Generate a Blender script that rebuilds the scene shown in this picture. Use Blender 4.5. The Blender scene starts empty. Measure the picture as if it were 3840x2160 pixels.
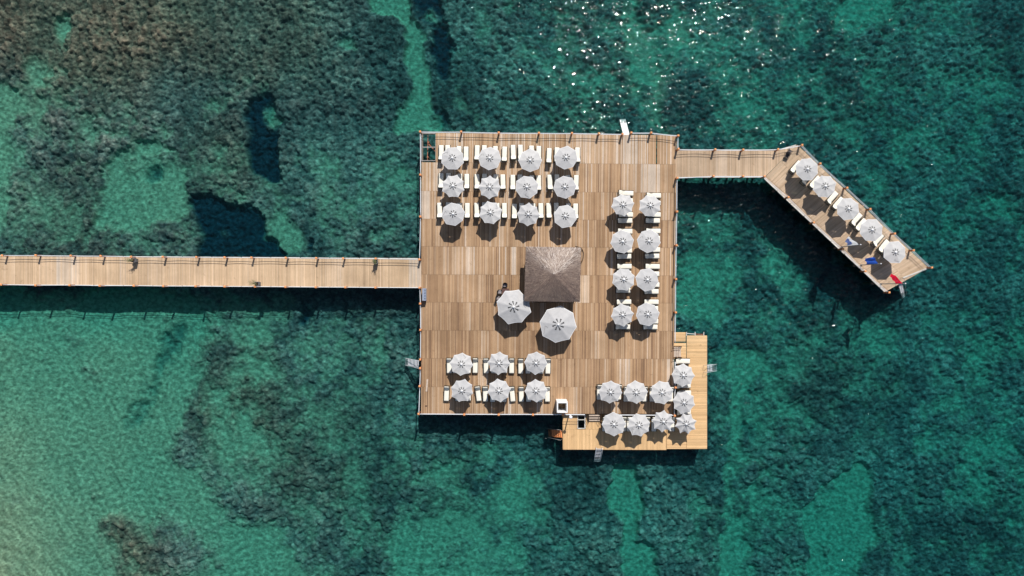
import bpy, math, random
import numpy as np
from mathutils import Vector, Matrix

scene = bpy.context.scene
COL = scene.collection
rng = random.Random(7)
R = math.radians

# ------------------------------------------------------------------ measures
H = 86.4            # camera height above the water
F = 2541.0          # focal length in photograph pixels
ZM = 1.7            # main deck, walkway, bridge, angled jetty
ZA = 1.0            # low swimming deck


def P(px, py, z=0.0):
    k = (H - z) / F
    return Vector(((px - 1920) * k, (1080 - py) * k, z))


# ------------------------------------------------------------------ materials
def mat(name):
    m = bpy.data.materials.new(name)
    m.use_nodes = True
    nt = m.node_tree
    nt.nodes.clear()
    out = nt.nodes.new('ShaderNodeOutputMaterial')
    return m, nt, out


def N(nt, t, **kw):
    n = nt.nodes.new(t)
    for k, v in kw.items():
        if k in n.inputs:
            n.inputs[k].default_value = v
        else:
            setattr(n, k, v)
    return n


def ramp(nt, stops, interp='LINEAR'):
    n = nt.nodes.new('ShaderNodeValToRGB')
    n.color_ramp.interpolation = interp
    e = n.color_ramp.elements
    while len(e) < len(stops):
        e.new(0.5)
    for i, (p, c) in enumerate(stops):
        e[i].position = p
        e[i].color = (*c, 1) if len(c) == 3 else c
    return n


def mixrgb(nt, blend, fac, a, b):
    n = nt.nodes.new('ShaderNodeMix')
    n.data_type = 'RGBA'
    n.blend_type = blend
    L = nt.links
    for key, val in ((0, fac), (6, a), (7, b)):
        if hasattr(val, 'is_output'):
            L.new(val, n.inputs[key])
        else:
            n.inputs[key].default_value = val if key == 0 else (*val, 1)
    return n.outputs[2]


def mathn(nt, op, a, b=None, clamp=False):
    n = nt.nodes.new('ShaderNodeMath')
    n.operation = op
    n.use_clamp = clamp
    for i, v in enumerate((a, b)):
        if v is None:
            continue
        if hasattr(v, 'is_output'):
            nt.links.new(v, n.inputs[i])
        else:
            n.inputs[i].default_value = v
    return n.outputs[0]


def simple(name, col, rough=0.6, metal=0.0, var=0.12, scale=6.0, bump=0.0, spec=0.4):
    """principled material with a broken-up tone"""
    m, nt, out = mat(name)
    L = nt.links
    tc = N(nt, 'ShaderNodeTexCoord')
    no = N(nt, 'ShaderNodeTexNoise', Scale=scale, Detail=5.0, Roughness=0.6)
    L.new(tc.outputs['Object'], no.inputs['Vector'])
    lo = tuple(c * (1 - var) for c in col)
    hi = tuple(min(1, c * (1 + var)) for c in col)
    r = ramp(nt, [(0.3, lo), (0.7, hi)])
    L.new(no.outputs['Fac'], r.inputs['Fac'])
    b = N(nt, 'ShaderNodeBsdfPrincipled', Roughness=rough, Metallic=metal)
    b.inputs['Specular IOR Level'].default_value = spec
    L.new(r.outputs[0], b.inputs['Base Color'])
    if bump:
        bp = N(nt, 'ShaderNodeBump', Strength=0.6, Distance=bump)
        L.new(no.outputs['Fac'], bp.inputs['Height'])
        L.new(bp.outputs[0], b.inputs['Normal'])
    L.new(b.outputs[0], out.inputs['Surface'])
    return m


def plank_mat(name, stain=0.35):
    """weathered boards: each board carries its own timber colour (attribute 'timber'), grain runs along the board"""
    m, nt, out = mat(name)
    L = nt.links
    at = N(nt, 'ShaderNodeAttribute', attribute_name='timber')
    uv = N(nt, 'ShaderNodeUVMap', uv_map='UVMap')
    mp = N(nt, 'ShaderNodeMapping')
    mp.inputs['Scale'].default_value = (0.9, 26.0, 1)
    L.new(uv.outputs[0], mp.inputs['Vector'])
    gr = N(nt, 'ShaderNodeTexNoise', Scale=1.0, Detail=6.0, Roughness=0.65)
    L.new(mp.outputs[0], gr.inputs['Vector'])
    gr_r = ramp(nt, [(0.25, (0.74, 0.72, 0.70)), (0.75, (1.12, 1.12, 1.12))])
    L.new(gr.outputs['Fac'], gr_r.inputs['Fac'])
    c = mixrgb(nt, 'MULTIPLY', 1.0, at.outputs['Color'], gr_r.outputs[0])
    tc = N(nt, 'ShaderNodeTexCoord')
    st = N(nt, 'ShaderNodeTexNoise', Scale=0.22, Detail=7.0, Roughness=0.62)
    L.new(tc.outputs['Object'], st.inputs['Vector'])
    st_r = ramp(nt, [(0.36, (1 - stain, 1 - stain * 1.05, 1 - stain * 1.12)), (0.62, (1.06, 1.05, 1.04))])
    L.new(st.outputs['Fac'], st_r.inputs['Fac'])
    c = mixrgb(nt, 'MULTIPLY', 0.6, c, st_r.outputs[0])
    sp = N(nt, 'ShaderNodeTexNoise', Scale=1.6, Detail=4.0, Roughness=0.7)
    L.new(tc.outputs['Object'], sp.inputs['Vector'])
    sp_r = ramp(nt, [(0.28, (0.62, 0.58, 0.55)), (0.38, (1, 1, 1)), (0.68, (1, 1, 1)), (0.78, (1.16, 1.16, 1.17))])
    L.new(sp.outputs['Fac'], sp_r.inputs['Fac'])
    c = mixrgb(nt, 'MULTIPLY', 0.7, c, sp_r.outputs[0])
    b = N(nt, 'ShaderNodeBsdfPrincipled', Roughness=0.75)
    b.inputs['Specular IOR Level'].default_value = 0.2
    L.new(c, b.inputs['Base Color'])
    bp = N(nt, 'ShaderNodeBump', Strength=0.4, Distance=0.006)
    L.new(gr.outputs['Fac'], bp.inputs['Height'])
    L.new(bp.outputs[0], b.inputs['Normal'])
    L.new(b.outputs[0], out.inputs['Surface'])
    return m


def canopy_mat():
    m, nt, out = mat('parasol_cloth')
    L = nt.links
    tc = N(nt, 'ShaderNodeTexCoord')
    oi = N(nt, 'ShaderNodeObjectInfo')
    no = N(nt, 'ShaderNodeTexNoise', Scale=2.2, Detail=6.0, Roughness=0.6)
    L.new(tc.outputs['Object'], no.inputs['Vector'])
    r = ramp(nt, [(0.3, (0.535, 0.53, 0.532)), (0.7, (0.605, 0.60, 0.602))])
    L.new(no.outputs['Fac'], r.inputs['Fac'])
    tint = ramp(nt, [(0.0, (0.92, 0.92, 0.925)), (1.0, (1.06, 1.055, 1.04))])
    L.new(oi.outputs['Random'], tint.inputs['Fac'])
    c = mixrgb(nt, 'MULTIPLY', 1.0, r.outputs[0], tint.outputs[0])
    d = N(nt, 'ShaderNodeBsdfDiffuse')
    t = N(nt, 'ShaderNodeBsdfTranslucent')
    L.new(c, d.inputs['Color'])
    L.new(c, t.inputs['Color'])
    bp = N(nt, 'ShaderNodeBump', Strength=0.5, Distance=0.05)
    wr = N(nt, 'ShaderNodeTexNoise', Scale=5.0, Detail=3.0, Roughness=0.5, Distortion=1.0)
    L.new(tc.outputs['Object'], wr.inputs['Vector'])
    L.new(wr.outputs['Fac'], bp.inputs['Height'])
    L.new(bp.outputs[0], d.inputs['Normal'])
    mx = N(nt, 'ShaderNodeMixShader', Fac=0.08)
    L.new(d.outputs[0], mx.inputs[1])
    L.new(t.outputs[0], mx.inputs[2])
    L.new(mx.outputs[0], out.inputs['Surface'])
    return m


def flag_mat(name, col):
    m, nt, out = mat(name)
    L = nt.links
    tc = N(nt, 'ShaderNodeTexCoord')
    no = N(nt, 'ShaderNodeTexNoise', Scale=2.5, Detail=4.0)
    L.new(tc.outputs['Object'], no.inputs['Vector'])
    r = ramp(nt, [(0.3, tuple(c * 0.9 for c in col)), (0.7, tuple(min(1, c * 1.1) for c in col))])
    L.new(no.outputs['Fac'], r.inputs['Fac'])
    d, t = N(nt, 'ShaderNodeBsdfDiffuse'), N(nt, 'ShaderNodeBsdfTranslucent')
    L.new(r.outputs[0], d.inputs['Color'])
    L.new(r.outputs[0], t.inputs['Color'])
    mx = N(nt, 'ShaderNodeMixShader', Fac=0.5)
    L.new(d.outputs[0], mx.inputs[1])
    L.new(t.outputs[0], mx.inputs[2])
    L.new(mx.outputs[0], out.inputs['Surface'])
    return m


def thatch_mat():
    m, nt, out = mat('thatch')
    L = nt.links
    at = N(nt, 'ShaderNodeAttribute', attribute_name='timber')
    tc = N(nt, 'ShaderNodeTexCoord')
    no = N(nt, 'ShaderNodeTexNoise', Scale=1.1, Detail=6.0, Roughness=0.65)
    L.new(tc.outputs['Object'], no.inputs['Vector'])
    r = ramp(nt, [(0.3, (0.78, 0.74, 0.76)), (0.7, (1.15, 1.13, 1.1))])
    L.new(no.outputs['Fac'], r.inputs['Fac'])
    c = mixrgb(nt, 'MULTIPLY', 1.0, at.outputs['Color'], r.outputs[0])
    b = N(nt, 'ShaderNodeBsdfPrincipled', Roughness=0.42)
    b.inputs['Specular IOR Level'].default_value = 0.75
    L.new(c, b.inputs['Base Color'])
    L.new(b.outputs[0], out.inputs['Surface'])
    return m


M = {}
M['plank'] = plank_mat('weathered_planks')
M['new_plank'] = plank_mat('fresh_planks', 0.16)
M['cloth'] = canopy_mat()
M['slit_shade'] = simple('grey_slit_shade', (0.13, 0.13, 0.135), 0.9)  # dark grey standing in for shade inside the parasol slits
M['hem'] = simple('white_hem', (0.82, 0.82, 0.83), 0.7, var=0.04)
M['hub'] = simple('white_hub', (0.85, 0.85, 0.86), 0.4, var=0.03)
M['pole'] = simple('grey_pole', (0.45, 0.45, 0.46), 0.35, 0.4)
M['base'] = simple('parasol_base', (0.25, 0.25, 0.25), 0.8)
M['cushion'] = simple('cream_cushion', (0.84, 0.80, 0.70), 0.9, var=0.05, scale=3)
M['frame'] = simple('dark_green_frame', (0.022, 0.028, 0.024), 0.5, var=0.3)
M['strap'] = simple('grey_strap', (0.2, 0.2, 0.2), 0.8)
M['post'] = simple('terracotta_post', (0.36, 0.13, 0.055), 0.7, var=0.3, scale=3)
M['cap'] = simple('orange_cap', (0.80, 0.33, 0.13), 0.65, var=0.2, scale=4)
M['rope'] = simple('white_rope', (0.78, 0.80, 0.84), 0.5, var=0.08, scale=3)
M['edge'] = simple('pale_edge_board', (0.62, 0.60, 0.55), 0.7, var=0.25, scale=1.5)
M['beam'] = simple('old_beam', (0.16, 0.12, 0.09), 0.85, var=0.3, scale=2, bump=0.01)
M['pile'] = simple('brown_pile', (0.22, 0.13, 0.09), 0.85, var=0.35, scale=2, bump=0.02)
M['steel'] = simple('galvanised', (0.36, 0.34, 0.32), 0.45, 0.5, var=0.25, scale=2)
M['rust'] = simple('rusty_steel', (0.33, 0.13, 0.075), 0.8, var=0.4, scale=5, bump=0.01)
M['alu'] = simple('aluminium', (0.80, 0.81, 0.84), 0.4, 0.35, var=0.12, scale=3)
M['white'] = simple('white_paint_and_glare', (0.86, 0.86, 0.86), 0.45, var=0.04, scale=2)
M['dark_wood'] = simple('dark_timber', (0.075, 0.04, 0.028), 0.7, var=0.35, scale=4)
M['orange_wood'] = simple('orange_timber', (0.74, 0.27, 0.095), 0.6, var=0.25, scale=4)
M['rattan'] = simple('dark_rattan', (0.028, 0.020, 0.018), 0.7, var=0.4, scale=20)
M['seat_pad'] = simple('grey_pad', (0.32, 0.29, 0.30), 0.9)
M['mesh_seat'] = simple('mesh_seat', (0.10, 0.085, 0.085), 0.8)
M['table'] = simple('brown_table', (0.11, 0.055, 0.045), 0.5)
M['black'] = simple('black_rubber', (0.012, 0.011, 0.011), 0.6)
M['bin'] = simple('blue_grey_metal', (0.30, 0.35, 0.46), 0.45, 0.2, var=0.1)
M['pot'] = simple('grey_planter', (0.20, 0.205, 0.22), 0.7, var=0.2)
M['soil'] = simple('potting_soil', (0.02, 0.014, 0.01), 0.95)
M['leaf'] = simple('olive_leaf', (0.20, 0.23, 0.10), 0.6, var=0.45, scale=9)
M['twig'] = simple('twig', (0.22, 0.15, 0.09), 0.8)
M['thatch'] = thatch_mat()
M['flag_white'] = flag_mat('white_flag', (0.88, 0.89, 0.92))
M['flag_pale'] = flag_mat('periwinkle_panel', (0.5, 0.58, 0.9))
M['flag_blue'] = flag_mat('blue_flag', (0.05, 0.16, 0.72))
M['flag_mark'] = flag_mat('pale_mark', (0.55, 0.6, 0.85))
M['flag_red'] = flag_mat('red_flag', (0.88, 0.02, 0.06))
M['lamp'] = simple('white_shade', (0.82, 0.83, 0.86), 0.3, var=0.02)
M['step'] = simple('pale_step', (0.52, 0.42, 0.34), 0.75, var=0.2, scale=3)


# ------------------------------------------------------------------ mesh builder
class MB:
    def __init__(self):
        self.v, self.f, self.c, self.uv = [], [], [], []

    def quad(self, pts, col=None, uv=None):
        b = len(self.v)
        self.v += [tuple(p) for p in pts]
        self.f.append(tuple(range(b, b + len(pts))))
        self.c.append(col)
        self.uv.append(uv)

    def hexa(self, bot, top, col=None, uvl=None, bottom=True):
        """bot, top: 4 points each, counter-clockwise from above"""
        b = len(self.v)
        self.v += [tuple(p) for p in bot] + [tuple(p) for p in top]
        fs = [(4, 5, 6, 7), (0, 1, 5, 4), (1, 2, 6, 5), (2, 3, 7, 6), (3, 0, 4, 7)]
        if bottom:
            fs.append((3, 2, 1, 0))
        for f in fs:
            self.f.append(tuple(b + i for i in f))
            self.c.append(col)
            self.uv.append(uvl)

    def box(self, c, s, rot=0.0, mtx=None):
        hx, hy, hz = s[0] / 2, s[1] / 2, s[2] / 2
        m = mtx if mtx is not None else Matrix.Rotation(rot, 3, 'Z')
        c = Vector(c)
        cs = [(-hx, -hy), (hx, -hy), (hx, hy), (-hx, hy)]
        self.hexa([c + m @ Vector((x, y, -hz)) for x, y in cs], [c + m @ Vector((x, y, hz)) for x, y in cs])

    def bar(self, p0, p1, w, h):
        """rectangular bar between two points"""
        p0, p1 = Vector(p0), Vector(p1)
        d = (p1 - p0)
        ln = d.length
        d.normalize()
        up = Vector((0, 0, 1)) if abs(d.z) < 0.95 else Vector((0, 1, 0))
        s = d.cross(up).normalized()
        u = s.cross(d)
        m = Matrix((d, -s, u)).transposed()
        self.box((p0 + p1) / 2, (ln, w, h), mtx=m)

    def tube(self, pts, r, n=8, cap=True):
        pts = [Vector(p) for p in pts]
        rs = r if isinstance(r, (list, tuple)) else [r] * len(pts)
        b = len(self.v)
        for i, p in enumerate(pts):
            d = (pts[min(i + 1, len(pts) - 1)] - pts[max(i - 1, 0)])
            d = d.normalized() if d.length > 1e-9 else Vector((0, 0, 1))
            up = Vector((0, 0, 1)) if abs(d.z) < 0.9 else Vector((1, 0, 0))
            s = d.cross(up).normalized()
            u = s.cross(d)
            for k in range(n):
                a = 2 * math.pi * k / n
                self.v.append(tuple(p + (s * math.cos(a) + u * math.sin(a)) * rs[i]))
        for i in range(len(pts) - 1):
            for k in range(n):
                a0 = b + i * n + k
                a1 = b + i * n + (k + 1) % n
                self.f.append((a0, a1, a1 + n, a0 + n))
                self.c.append(None)
                self.uv.append(None)
        if cap:
            self.f.append(tuple(b + k for k in reversed(range(n))))
            self.f.append(tuple(b + (len(pts) - 1) * n + k for k in range(n)))
            self.c += [None, None]
            self.uv += [None, None]

    def lathe(self, prof, c=(0, 0, 0), n=16):
        b = len(self.v)
        for (r, z) in prof:
            for k in range(n):
                a = 2 * math.pi * k / n
                self.v.append((c[0] + r * math.cos(a), c[1] + r * math.sin(a), c[2] + z))
        for i in range(len(prof) - 1):
            for k in range(n):
                a0 = b + i * n + k
                a1 = b + i * n + (k + 1) % n
                self.f.append((a0, a1, a1 + n, a0 + n))
                self.c.append(None)
                self.uv.append(None)
        self.f.append(tuple(b + k for k in reversed(range(n))))
        self.f.append(tuple(b + (len(prof) - 1) * n + k for k in range(n)))
        self.c += [None, None]
        self.uv += [None, None]

    def pad(self, L, W, T, r=0.07, mtx=None, o=(0, 0, 0), puff=0.02):
        """soft rounded cushion, length along Y"""
        m = mtx if mtx is not None else Matrix.Identity(3)
        o = Vector(o)
        prof = []
        for cx, cy, a0 in ((1, 1, 0), (-1, 1, 90), (-1, -1, 180), (1, -1, 270)):
            for k in range(4):
                a = R(a0 + k * 30)
                prof.append((cx * (W / 2 - r) + r * math.cos(a), cy * (L / 2 - r) + r * math.sin(a)))
        b = len(self.v)
        n = len(prof)
        for (sc, z) in ((0.95, 0), (1, T * 0.3), (1, T * 0.7), (0.94, T), (0.6, T + puff)):
            for x, y in prof:
                self.v.append(tuple(o + m @ Vector((x - (1 - sc) * math.copysign(1, x) * 0.3, y - (1 - sc) * math.copysign(1, y) * 0.3, z))))
        for i in range(4):
            for k in range(n):
                a0 = b + i * n + k
                a1 = b + i * n + (k + 1) % n
                self.f.append((a0, a1, a1 + n, a0 + n))
                self.c.append(None)
                self.uv.append(None)
        self.f.append(tuple(b + k for k in reversed(range(n))))
        self.f.append(tuple(b + 4 * n + k for k in range(n)))
        self.c += [None, None]
        self.uv += [None, None]

    def build(self, name, material, parent=None, smooth=False, root=None):
        off = Vector((0, 0, 0))
        if root is not None:
            off = root.location
        me = bpy.data.meshes.new(name)
        me.from_pydata([tuple(Vector(p) - off) for p in self.v] if off.length else self.v, [], self.f)
        if any(c is not None for c in self.c):
            ca = me.color_attributes.new('timber', 'FLOAT_COLOR', 'CORNER')
            buf = []
            for f, c in zip(self.f, self.c):
                c = c or (0.4, 0.3, 0.2)
                buf += [c[0], c[1], c[2], 1.0] * len(f)
            ca.data.foreach_set('color', buf)
        if any(u is not None for u in self.uv):
            ul = me.uv_layers.new(name='UVMap')
            buf = []
            for f, u in zip(self.f, self.uv):
                if u is None:
                    buf += [0.0, 0.0] * len(f)
                else:
                    for q in u:
                        buf += [q[0], q[1]]
            ul.data.foreach_set('uv', buf)
        me.materials.append(material)
        if smooth:
            me.polygons.foreach_set('use_smooth', [True] * len(me.polygons))
        me.update()
        o = bpy.data.objects.new(name, me)
        COL.objects.link(o)
        if parent is not None:
            o.parent = parent
        return o


def thing(name, label, cat, loc=(0, 0, 0), rot=0.0, group=None):
    o = bpy.data.objects.new(name, None)
    o.empty_display_size = 0.2
    COL.objects.link(o)
    o.location = loc
    o.rotation_euler = (0, 0, rot)
    o['label'] = label
    o['category'] = cat
    if group:
        o['group'] = group
    return o


def copy_thing(src, label):
    c = src.copy()
    COL.objects.link(c)
    c['label'] = label
    for ch in list(src.children):
        d = ch.copy()
        COL.objects.link(d)
        d.parent = c
        for g in list(ch.children):
            e = g.copy()
            COL.objects.link(e)
            e.parent = d
    return c


# ------------------------------------------------------------------ decks
def board_colour(pal, r, tone, sp):
    """pal: list of albedo; a patch tone and a private wobble"""
    t = min(0.999, max(0.0, tone + r.gauss(0, sp)))
    x = t * (len(pal) - 1)
    i = int(x)
    k = x - i
    a, b = pal[i], pal[min(i + 1, len(pal) - 1)]
    g = r.gauss(1, 0.075)
    return tuple(max(0.01, (a[j] * (1 - k) + b[j] * k) * g * (1.135, 1.125, 1.11)[j]) for j in range(3))


PAL_MAIN = [(0.265, 0.165, 0.102), (0.345, 0.22, 0.13), (0.425, 0.275, 0.162), (0.47, 0.32, 0.20), (0.55, 0.405, 0.285), (0.62, 0.52, 0.43)]
PAL_WALK = [(0.43, 0.30, 0.19), (0.52, 0.375, 0.245), (0.575, 0.42, 0.275), (0.62, 0.46, 0.31), (0.65, 0.50, 0.36), (0.65, 0.55, 0.45)]
PAL_NEW = [(0.56, 0.355, 0.185), (0.65, 0.43, 0.225), (0.71, 0.475, 0.25), (0.75, 0.515, 0.285)]
PAL_JET = [(0.42, 0.30, 0.20), (0.50, 0.37, 0.255), (0.56, 0.43, 0.31), (0.60, 0.475, 0.36)]


def planks(mb, ends, pal, r, z, th=0.04, gap=0.012, patch=(3, 16), sp=0.20, tone_fn=None, skip=None):
    """ends: list of (a0, b0, a1, b1): the board's near edge a0-b0 and far edge a1-b1 as pixels"""
    left, tone = 0, 0.5
    for i, (a0, b0, a1, b1) in enumerate(ends):
        if left <= 0:
            left = r.randint(*patch)
            tone = min(0.9, max(0.1, r.gauss(0.5, 0.085)))
            if r.random() < 0.06:
                tone = r.uniform(0.85, 1.0)
        left -= 1
        cx, cy = (a0[0] + b1[0]) / 2, (a0[1] + b1[1]) / 2
        if skip and skip(cx, cy, i):
            continue
        t = tone + (tone_fn(cx, cy) if tone_fn else 0)
        col = board_colour(pal, r, t, sp)
        dz = r.gauss(0, 0.002)
        A0, B0, A1, B1 = (P(*q, z + dz) for q in (a0, b0, a1, b1))
        w = (A1 - A0)
        wl = max(w.length, 1e-6)
        g0 = w * (gap / 2 / wl)
        wB = (B1 - B0)
        g1 = wB * (gap / 2 / max(wB.length, 1e-6))
        ln = (B0 - A0)
        e = ln * ((0.006 + abs(r.gauss(0, 0.004))) / max(ln.length, 1e-6))
        q = [A0 + g0 + e, A1 - g0 + e, B1 - g1 - e, B0 + g1 - e]
        if (q[1] - q[0]).cross(q[3] - q[0]).z < 0:
            q = [q[0], q[3], q[2], q[1]]
            uvq = lambda L, W, o, s: [(o, s), (o + L, s), (o + L, s + W), (o, s + W)]
        else:
            uvq = lambda L, W, o, s: [(o, s), (o, s + W), (o + L, s + W), (o + L, s)]
        o, s = r.uniform(0, 200), r.uniform(0, 200)
        mb.hexa([p - Vector((0, 0, th)) for p in q], q, col, uvq(ln.length, wl, o, s))


def lerp(a, b, t):
    return (a[0] + (b[0] - a[0]) * t, a[1] + (b[1] - a[1]) * t)


def quad_boards(tl, tr, br, bl, n, v0=0.0, v1=1.0):
    """n boards side by side from left to right; each runs from the top edge to the bottom edge (v0..v1)"""
    out = []
    for i in range(n):
        u0, u1 = i / n, (i + 1) / n
        t0, t1 = lerp(tl, tr, u0), lerp(tl, tr, u1)
        b0, b1 = lerp(bl, br, u0), lerp(bl, br, u1)
        out.append((lerp(t0, b0, v0), lerp(t0, b0, v1), lerp(t1, b1, v0), lerp(t1, b1, v1)))
    return out


def piles(root, pts, ztop, rad=0.17):
    for (px, py) in pts:
        b = MB()
        c = P(px, py, ztop)
        zb = -6.5
        b.tube([(c.x, c.y, zb), (c.x, c.y, ztop - 0.35), (c.x, c.y, ztop)], [rad * 1.1, rad, rad * 0.97], 12)
        b.build('pile', M['pile'], root, True, root)


def beams(root, segs, z, w=0.16, h=0.22, name='beam', m='beam'):
    b = MB()
    for p, q in segs:
        b.bar(P(*p, z), P(*q, z), w, h)
    return b.build(name, M[m], root, False, root)


# main platform
r1 = random.Random(11)
TL, TR, BR, BL = (1581, 498), (2537, 507), (2525, 1552), (1579, 1552)
main = thing('wooden_platform', 'large square deck of weathered brown boards standing over the sea', 'deck', P(2055, 1025, 0))
mb = MB()
rows = [0.0, 0.1045, 0.207, 0.306, 0.404, 0.504, 0.603, 0.703, 0.803, 0.904, 1.0]
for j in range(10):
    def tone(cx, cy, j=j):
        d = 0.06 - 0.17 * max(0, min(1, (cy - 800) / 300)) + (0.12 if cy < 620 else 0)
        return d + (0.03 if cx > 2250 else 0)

    def skip(cx, cy, i):
        if 1582 < cx < 1634 and cy < 606:
            return True
        if 2459.5 < cx < 2464 and cy < 612:
            return True
        return False
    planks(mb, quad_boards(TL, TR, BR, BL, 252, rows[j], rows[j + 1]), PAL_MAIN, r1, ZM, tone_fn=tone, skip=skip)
mb.build('deck_boards', M['plank'], main, False, main)
sg = [(lerp(TL, TR, u), lerp(BL, BR, u)) for u in (0.004, 0.0625, 0.2, 0.35, 0.5, 0.65, 0.8, 0.915, 0.996)]
sg2 = []
for i, (a, c) in enumerate(sg):
    sg2.append((a if i != 0 else a, c))
beams(main, sg2, ZM - 0.18)
beams(main, [(lerp(TL, BL, v), lerp(TR, BR, v)) for v in rows[2:-1]] + [(lerp((1581, 501), (1579, 1549), 0), (2537, 510)), ((1579, 1549), (2525, 1549))], ZM - 0.42)
pl = []
for u in (0.02, 0.2, 0.4, 0.6, 0.8, 0.98):
    for v in (0.03, 0.2, 0.4, 0.6, 0.8, 0.985):
        if not (u < 0.1 and v < 0.1):
            pl.append(lerp(lerp(TL, TR, u), lerp(BL, BR, u), v))
piles(main, pl, ZM - 0.54)
# the open corner with its bare steel
b = MB()
for a, c in (((1582, 500), (1634, 500)), ((1582, 552), (1634, 552)), ((1583, 602.5), (1634, 602.5)), ((1581.5, 497), (1581.5, 604)), ((1634.5, 498), (1634.5, 604))):
    b.bar(P(*a, ZM - 0.06), P(*c, ZM - 0.06), 0.10, 0.10)
b.build('steel_frame', M['steel'], main, False, main)
b = MB()
b.bar(P(1605, 503, ZM - 0.5), P(1603, 602, ZM - 0.5), 0.085, 0.085)
b.bar(P(1606, 538, ZM - 0.45), P(1634, 569, ZM - 0.3), 0.11, 0.07)
c = P(1604, 589, ZM - 0.45)
b.tube([(c.x, c.y, -5), (c.x, c.y, ZM - 0.42)], 0.11, 10)
c = P(1606, 532, ZM - 0.45)
b.tube([(c.x, c.y, -5), (c.x, c.y, ZM - 0.42)], 0.13, 10)
b.build('rusty_brace', M['rust'], main, False, main)

# long walkway to the left
r2 = random.Random(23)
walk = thing('walkway', 'long pale boardwalk running from the left edge to the platform', 'walkway', P(700, 1018, 0))
mb = MB()
wl, wr = -420, 1571
TLw, TRw, BRw, BLw = (wl, 956), (wr, 971), (wr, 1078), (wl, 1063)
planks(mb, quad_boards(TLw, TRw, BRw, BLw, 520), PAL_WALK, r2, ZM, sp=0.10, patch=(4, 24))
# strip of two boards along the joint
planks(mb, quad_boards((1571, 971), (1579.5, 971), (1579.5, 1079), (1571, 1078), 2), PAL_MAIN, r2, ZM - 0.006)
mb.build('deck_boards', M['plank'], walk, False, walk)
for (a, c, s) in ((TLw, TRw, -1), (BLw, BRw, 1)):
    bb = MB()
    for i in range(18):
        u0, u1 = i / 18, (i + 1) / 18 - 0.002
        p0, p1 = lerp(a, c, u0), lerp(a, c, u1)
        o = rng.uniform(0.6, 1.4) * s
        bb.bar(P(p0[0], p0[1] + o, ZM + 0.012), P(p1[0], p1[1] + o, ZM + 0.012), 0.10, 0.05)
    bb.build('edge_board', M['edge'], walk, False, walk)
beams(walk, [((wl, 962), (wr, 977)), ((wl, 1010), (wr, 1024)), ((wl, 1057), (wr, 1072))], ZM - 0.16)
piles(walk, [p for x in range(-380, 1560, 118) for p in ((x, 965 + x * 0.0075), (x, 1058 + x * 0.0075))], ZM - 0.27, 0.14)

# bridge to the angled jetty
r3 = random.Random(31)
br = thing('footbridge', 'short board footbridge joining the platform to the angled jetty', 'walkway', P(2720, 612, 0))
mb = MB()
xs = np.linspace(2534, 2990, 122)
ends = []


def top_y(x):
    return 563.0 + (0 if x < 2919 else -(x - 2919) * 20 / 71)


def bot_y(x):
    return 663.5 if x < 2868 else 664 - (x - 2868) * (664 - 543) / (2990 - 2868)


for x0, x1 in zip(xs[:-1], xs[1:]):
    if bot_y(x1) - top_y(x1) < 0.8:
        break
    ends.append(((x0, top_y(x0)), (x0, bot_y(x0)), (x1, top_y(x1)), (x1, bot_y(x1))))
planks(mb, ends, PAL_JET, r3, ZM - 0.004, sp=0.12, patch=(3, 12))
mb.build('deck_boards', M['plank'], br, False, br)
for p0, p1 in (((2545, 562), (2915, 562.5)), ((2545, 665), (2866, 664.5)), ((2919, 562), (2985, 543.5))):
    bb = MB()
    bb.bar(P(*p0, ZM + 0.012), P(*p1, ZM + 0.012), 0.085, 0.05)
    bb.build('edge_board', M['edge'], br, False, br)
beams(br, [((2540, 570), (2905, 570)), ((2540, 612), (2905, 612)), ((2540, 657), (2862, 657))], ZM - 0.17)
piles(br, [(x, y) for x in (2600, 2690, 2780, 2860) for y in (572, 652)], ZM - 0.28, 0.14)

# angled jetty
r4 = random.Random(41)
jet = thing('angled_jetty', 'slanting pale board jetty carrying five parasols and three flagpoles', 'jetty', P(3170, 815, 0))
JL0, JL1, JR0, JR1 = (2866, 668), (3320, 1094), (2990, 543), (3482, 1004)
mb = MB()


def jet_rows(v0, v1, n, cut=1.0):
    out = []
    for i in range(n):
        u0, u1 = i / n * cut, (i + 1) / n * cut
        l0, l1 = lerp(JL0, JL1, u0), lerp(JL0, JL1, u1)
        q0, q1 = lerp(JR0, JR1, u0), lerp(JR0, JR1, u1)
        out.append((lerp(l0, q0, v0), lerp(l0, q0, v1), lerp(l1, q1, v0), lerp(l1, q1, v1)))
    return out


def notch(cx, cy, i):
    return cx * 0.53 + cy * 0.85 > 3383 * 0.53 + 1042 * 0.85 and 3330 < cx < 3420


planks(mb, jet_rows(0.0, 0.06, 158), PAL_JET, r4, ZM + 0.01, patch=(10, 30), sp=0.05)
planks(mb, jet_rows(0.062, 0.5, 158), PAL_JET, r4, ZM, patch=(3, 14), sp=0.12)
planks(mb, jet_rows(0.5, 1.0, 158), PAL_JET, r4, ZM, patch=(3, 14), sp=0.12)
mb.build('deck_boards', M['plank'], jet, False, jet)
bb = MB()
for i in range(9):
    u0, u1 = i / 9, (i + 1) / 9 - 0.004
    p0, p1 = lerp(JL0, JL1, u0), lerp(JL0, JL1, u1)
    k = rng.uniform(-1.3, 1.0)
    bb.bar(P(p0[0] + k, p0[1] + 1, ZM + 0.02), P(p1[0] + k, p1[1] + 1, ZM + 0.02), 0.14, 0.05)
bb.build('edge_board', M['edge'], jet, False, jet)
bb = MB()
bb.bar(P(3484, 1004, ZM + 0.02), P(3386, 1042, ZM + 0.02), 0.16, 0.08)
bb.build('edge_board', M['edge'], jet, False, jet)
beams(jet, [(lerp(JL0, JR0, v), lerp(JL1, JR1, v)) for v in (0.05, 0.35, 0.65, 0.95)], ZM - 0.16)
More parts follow.
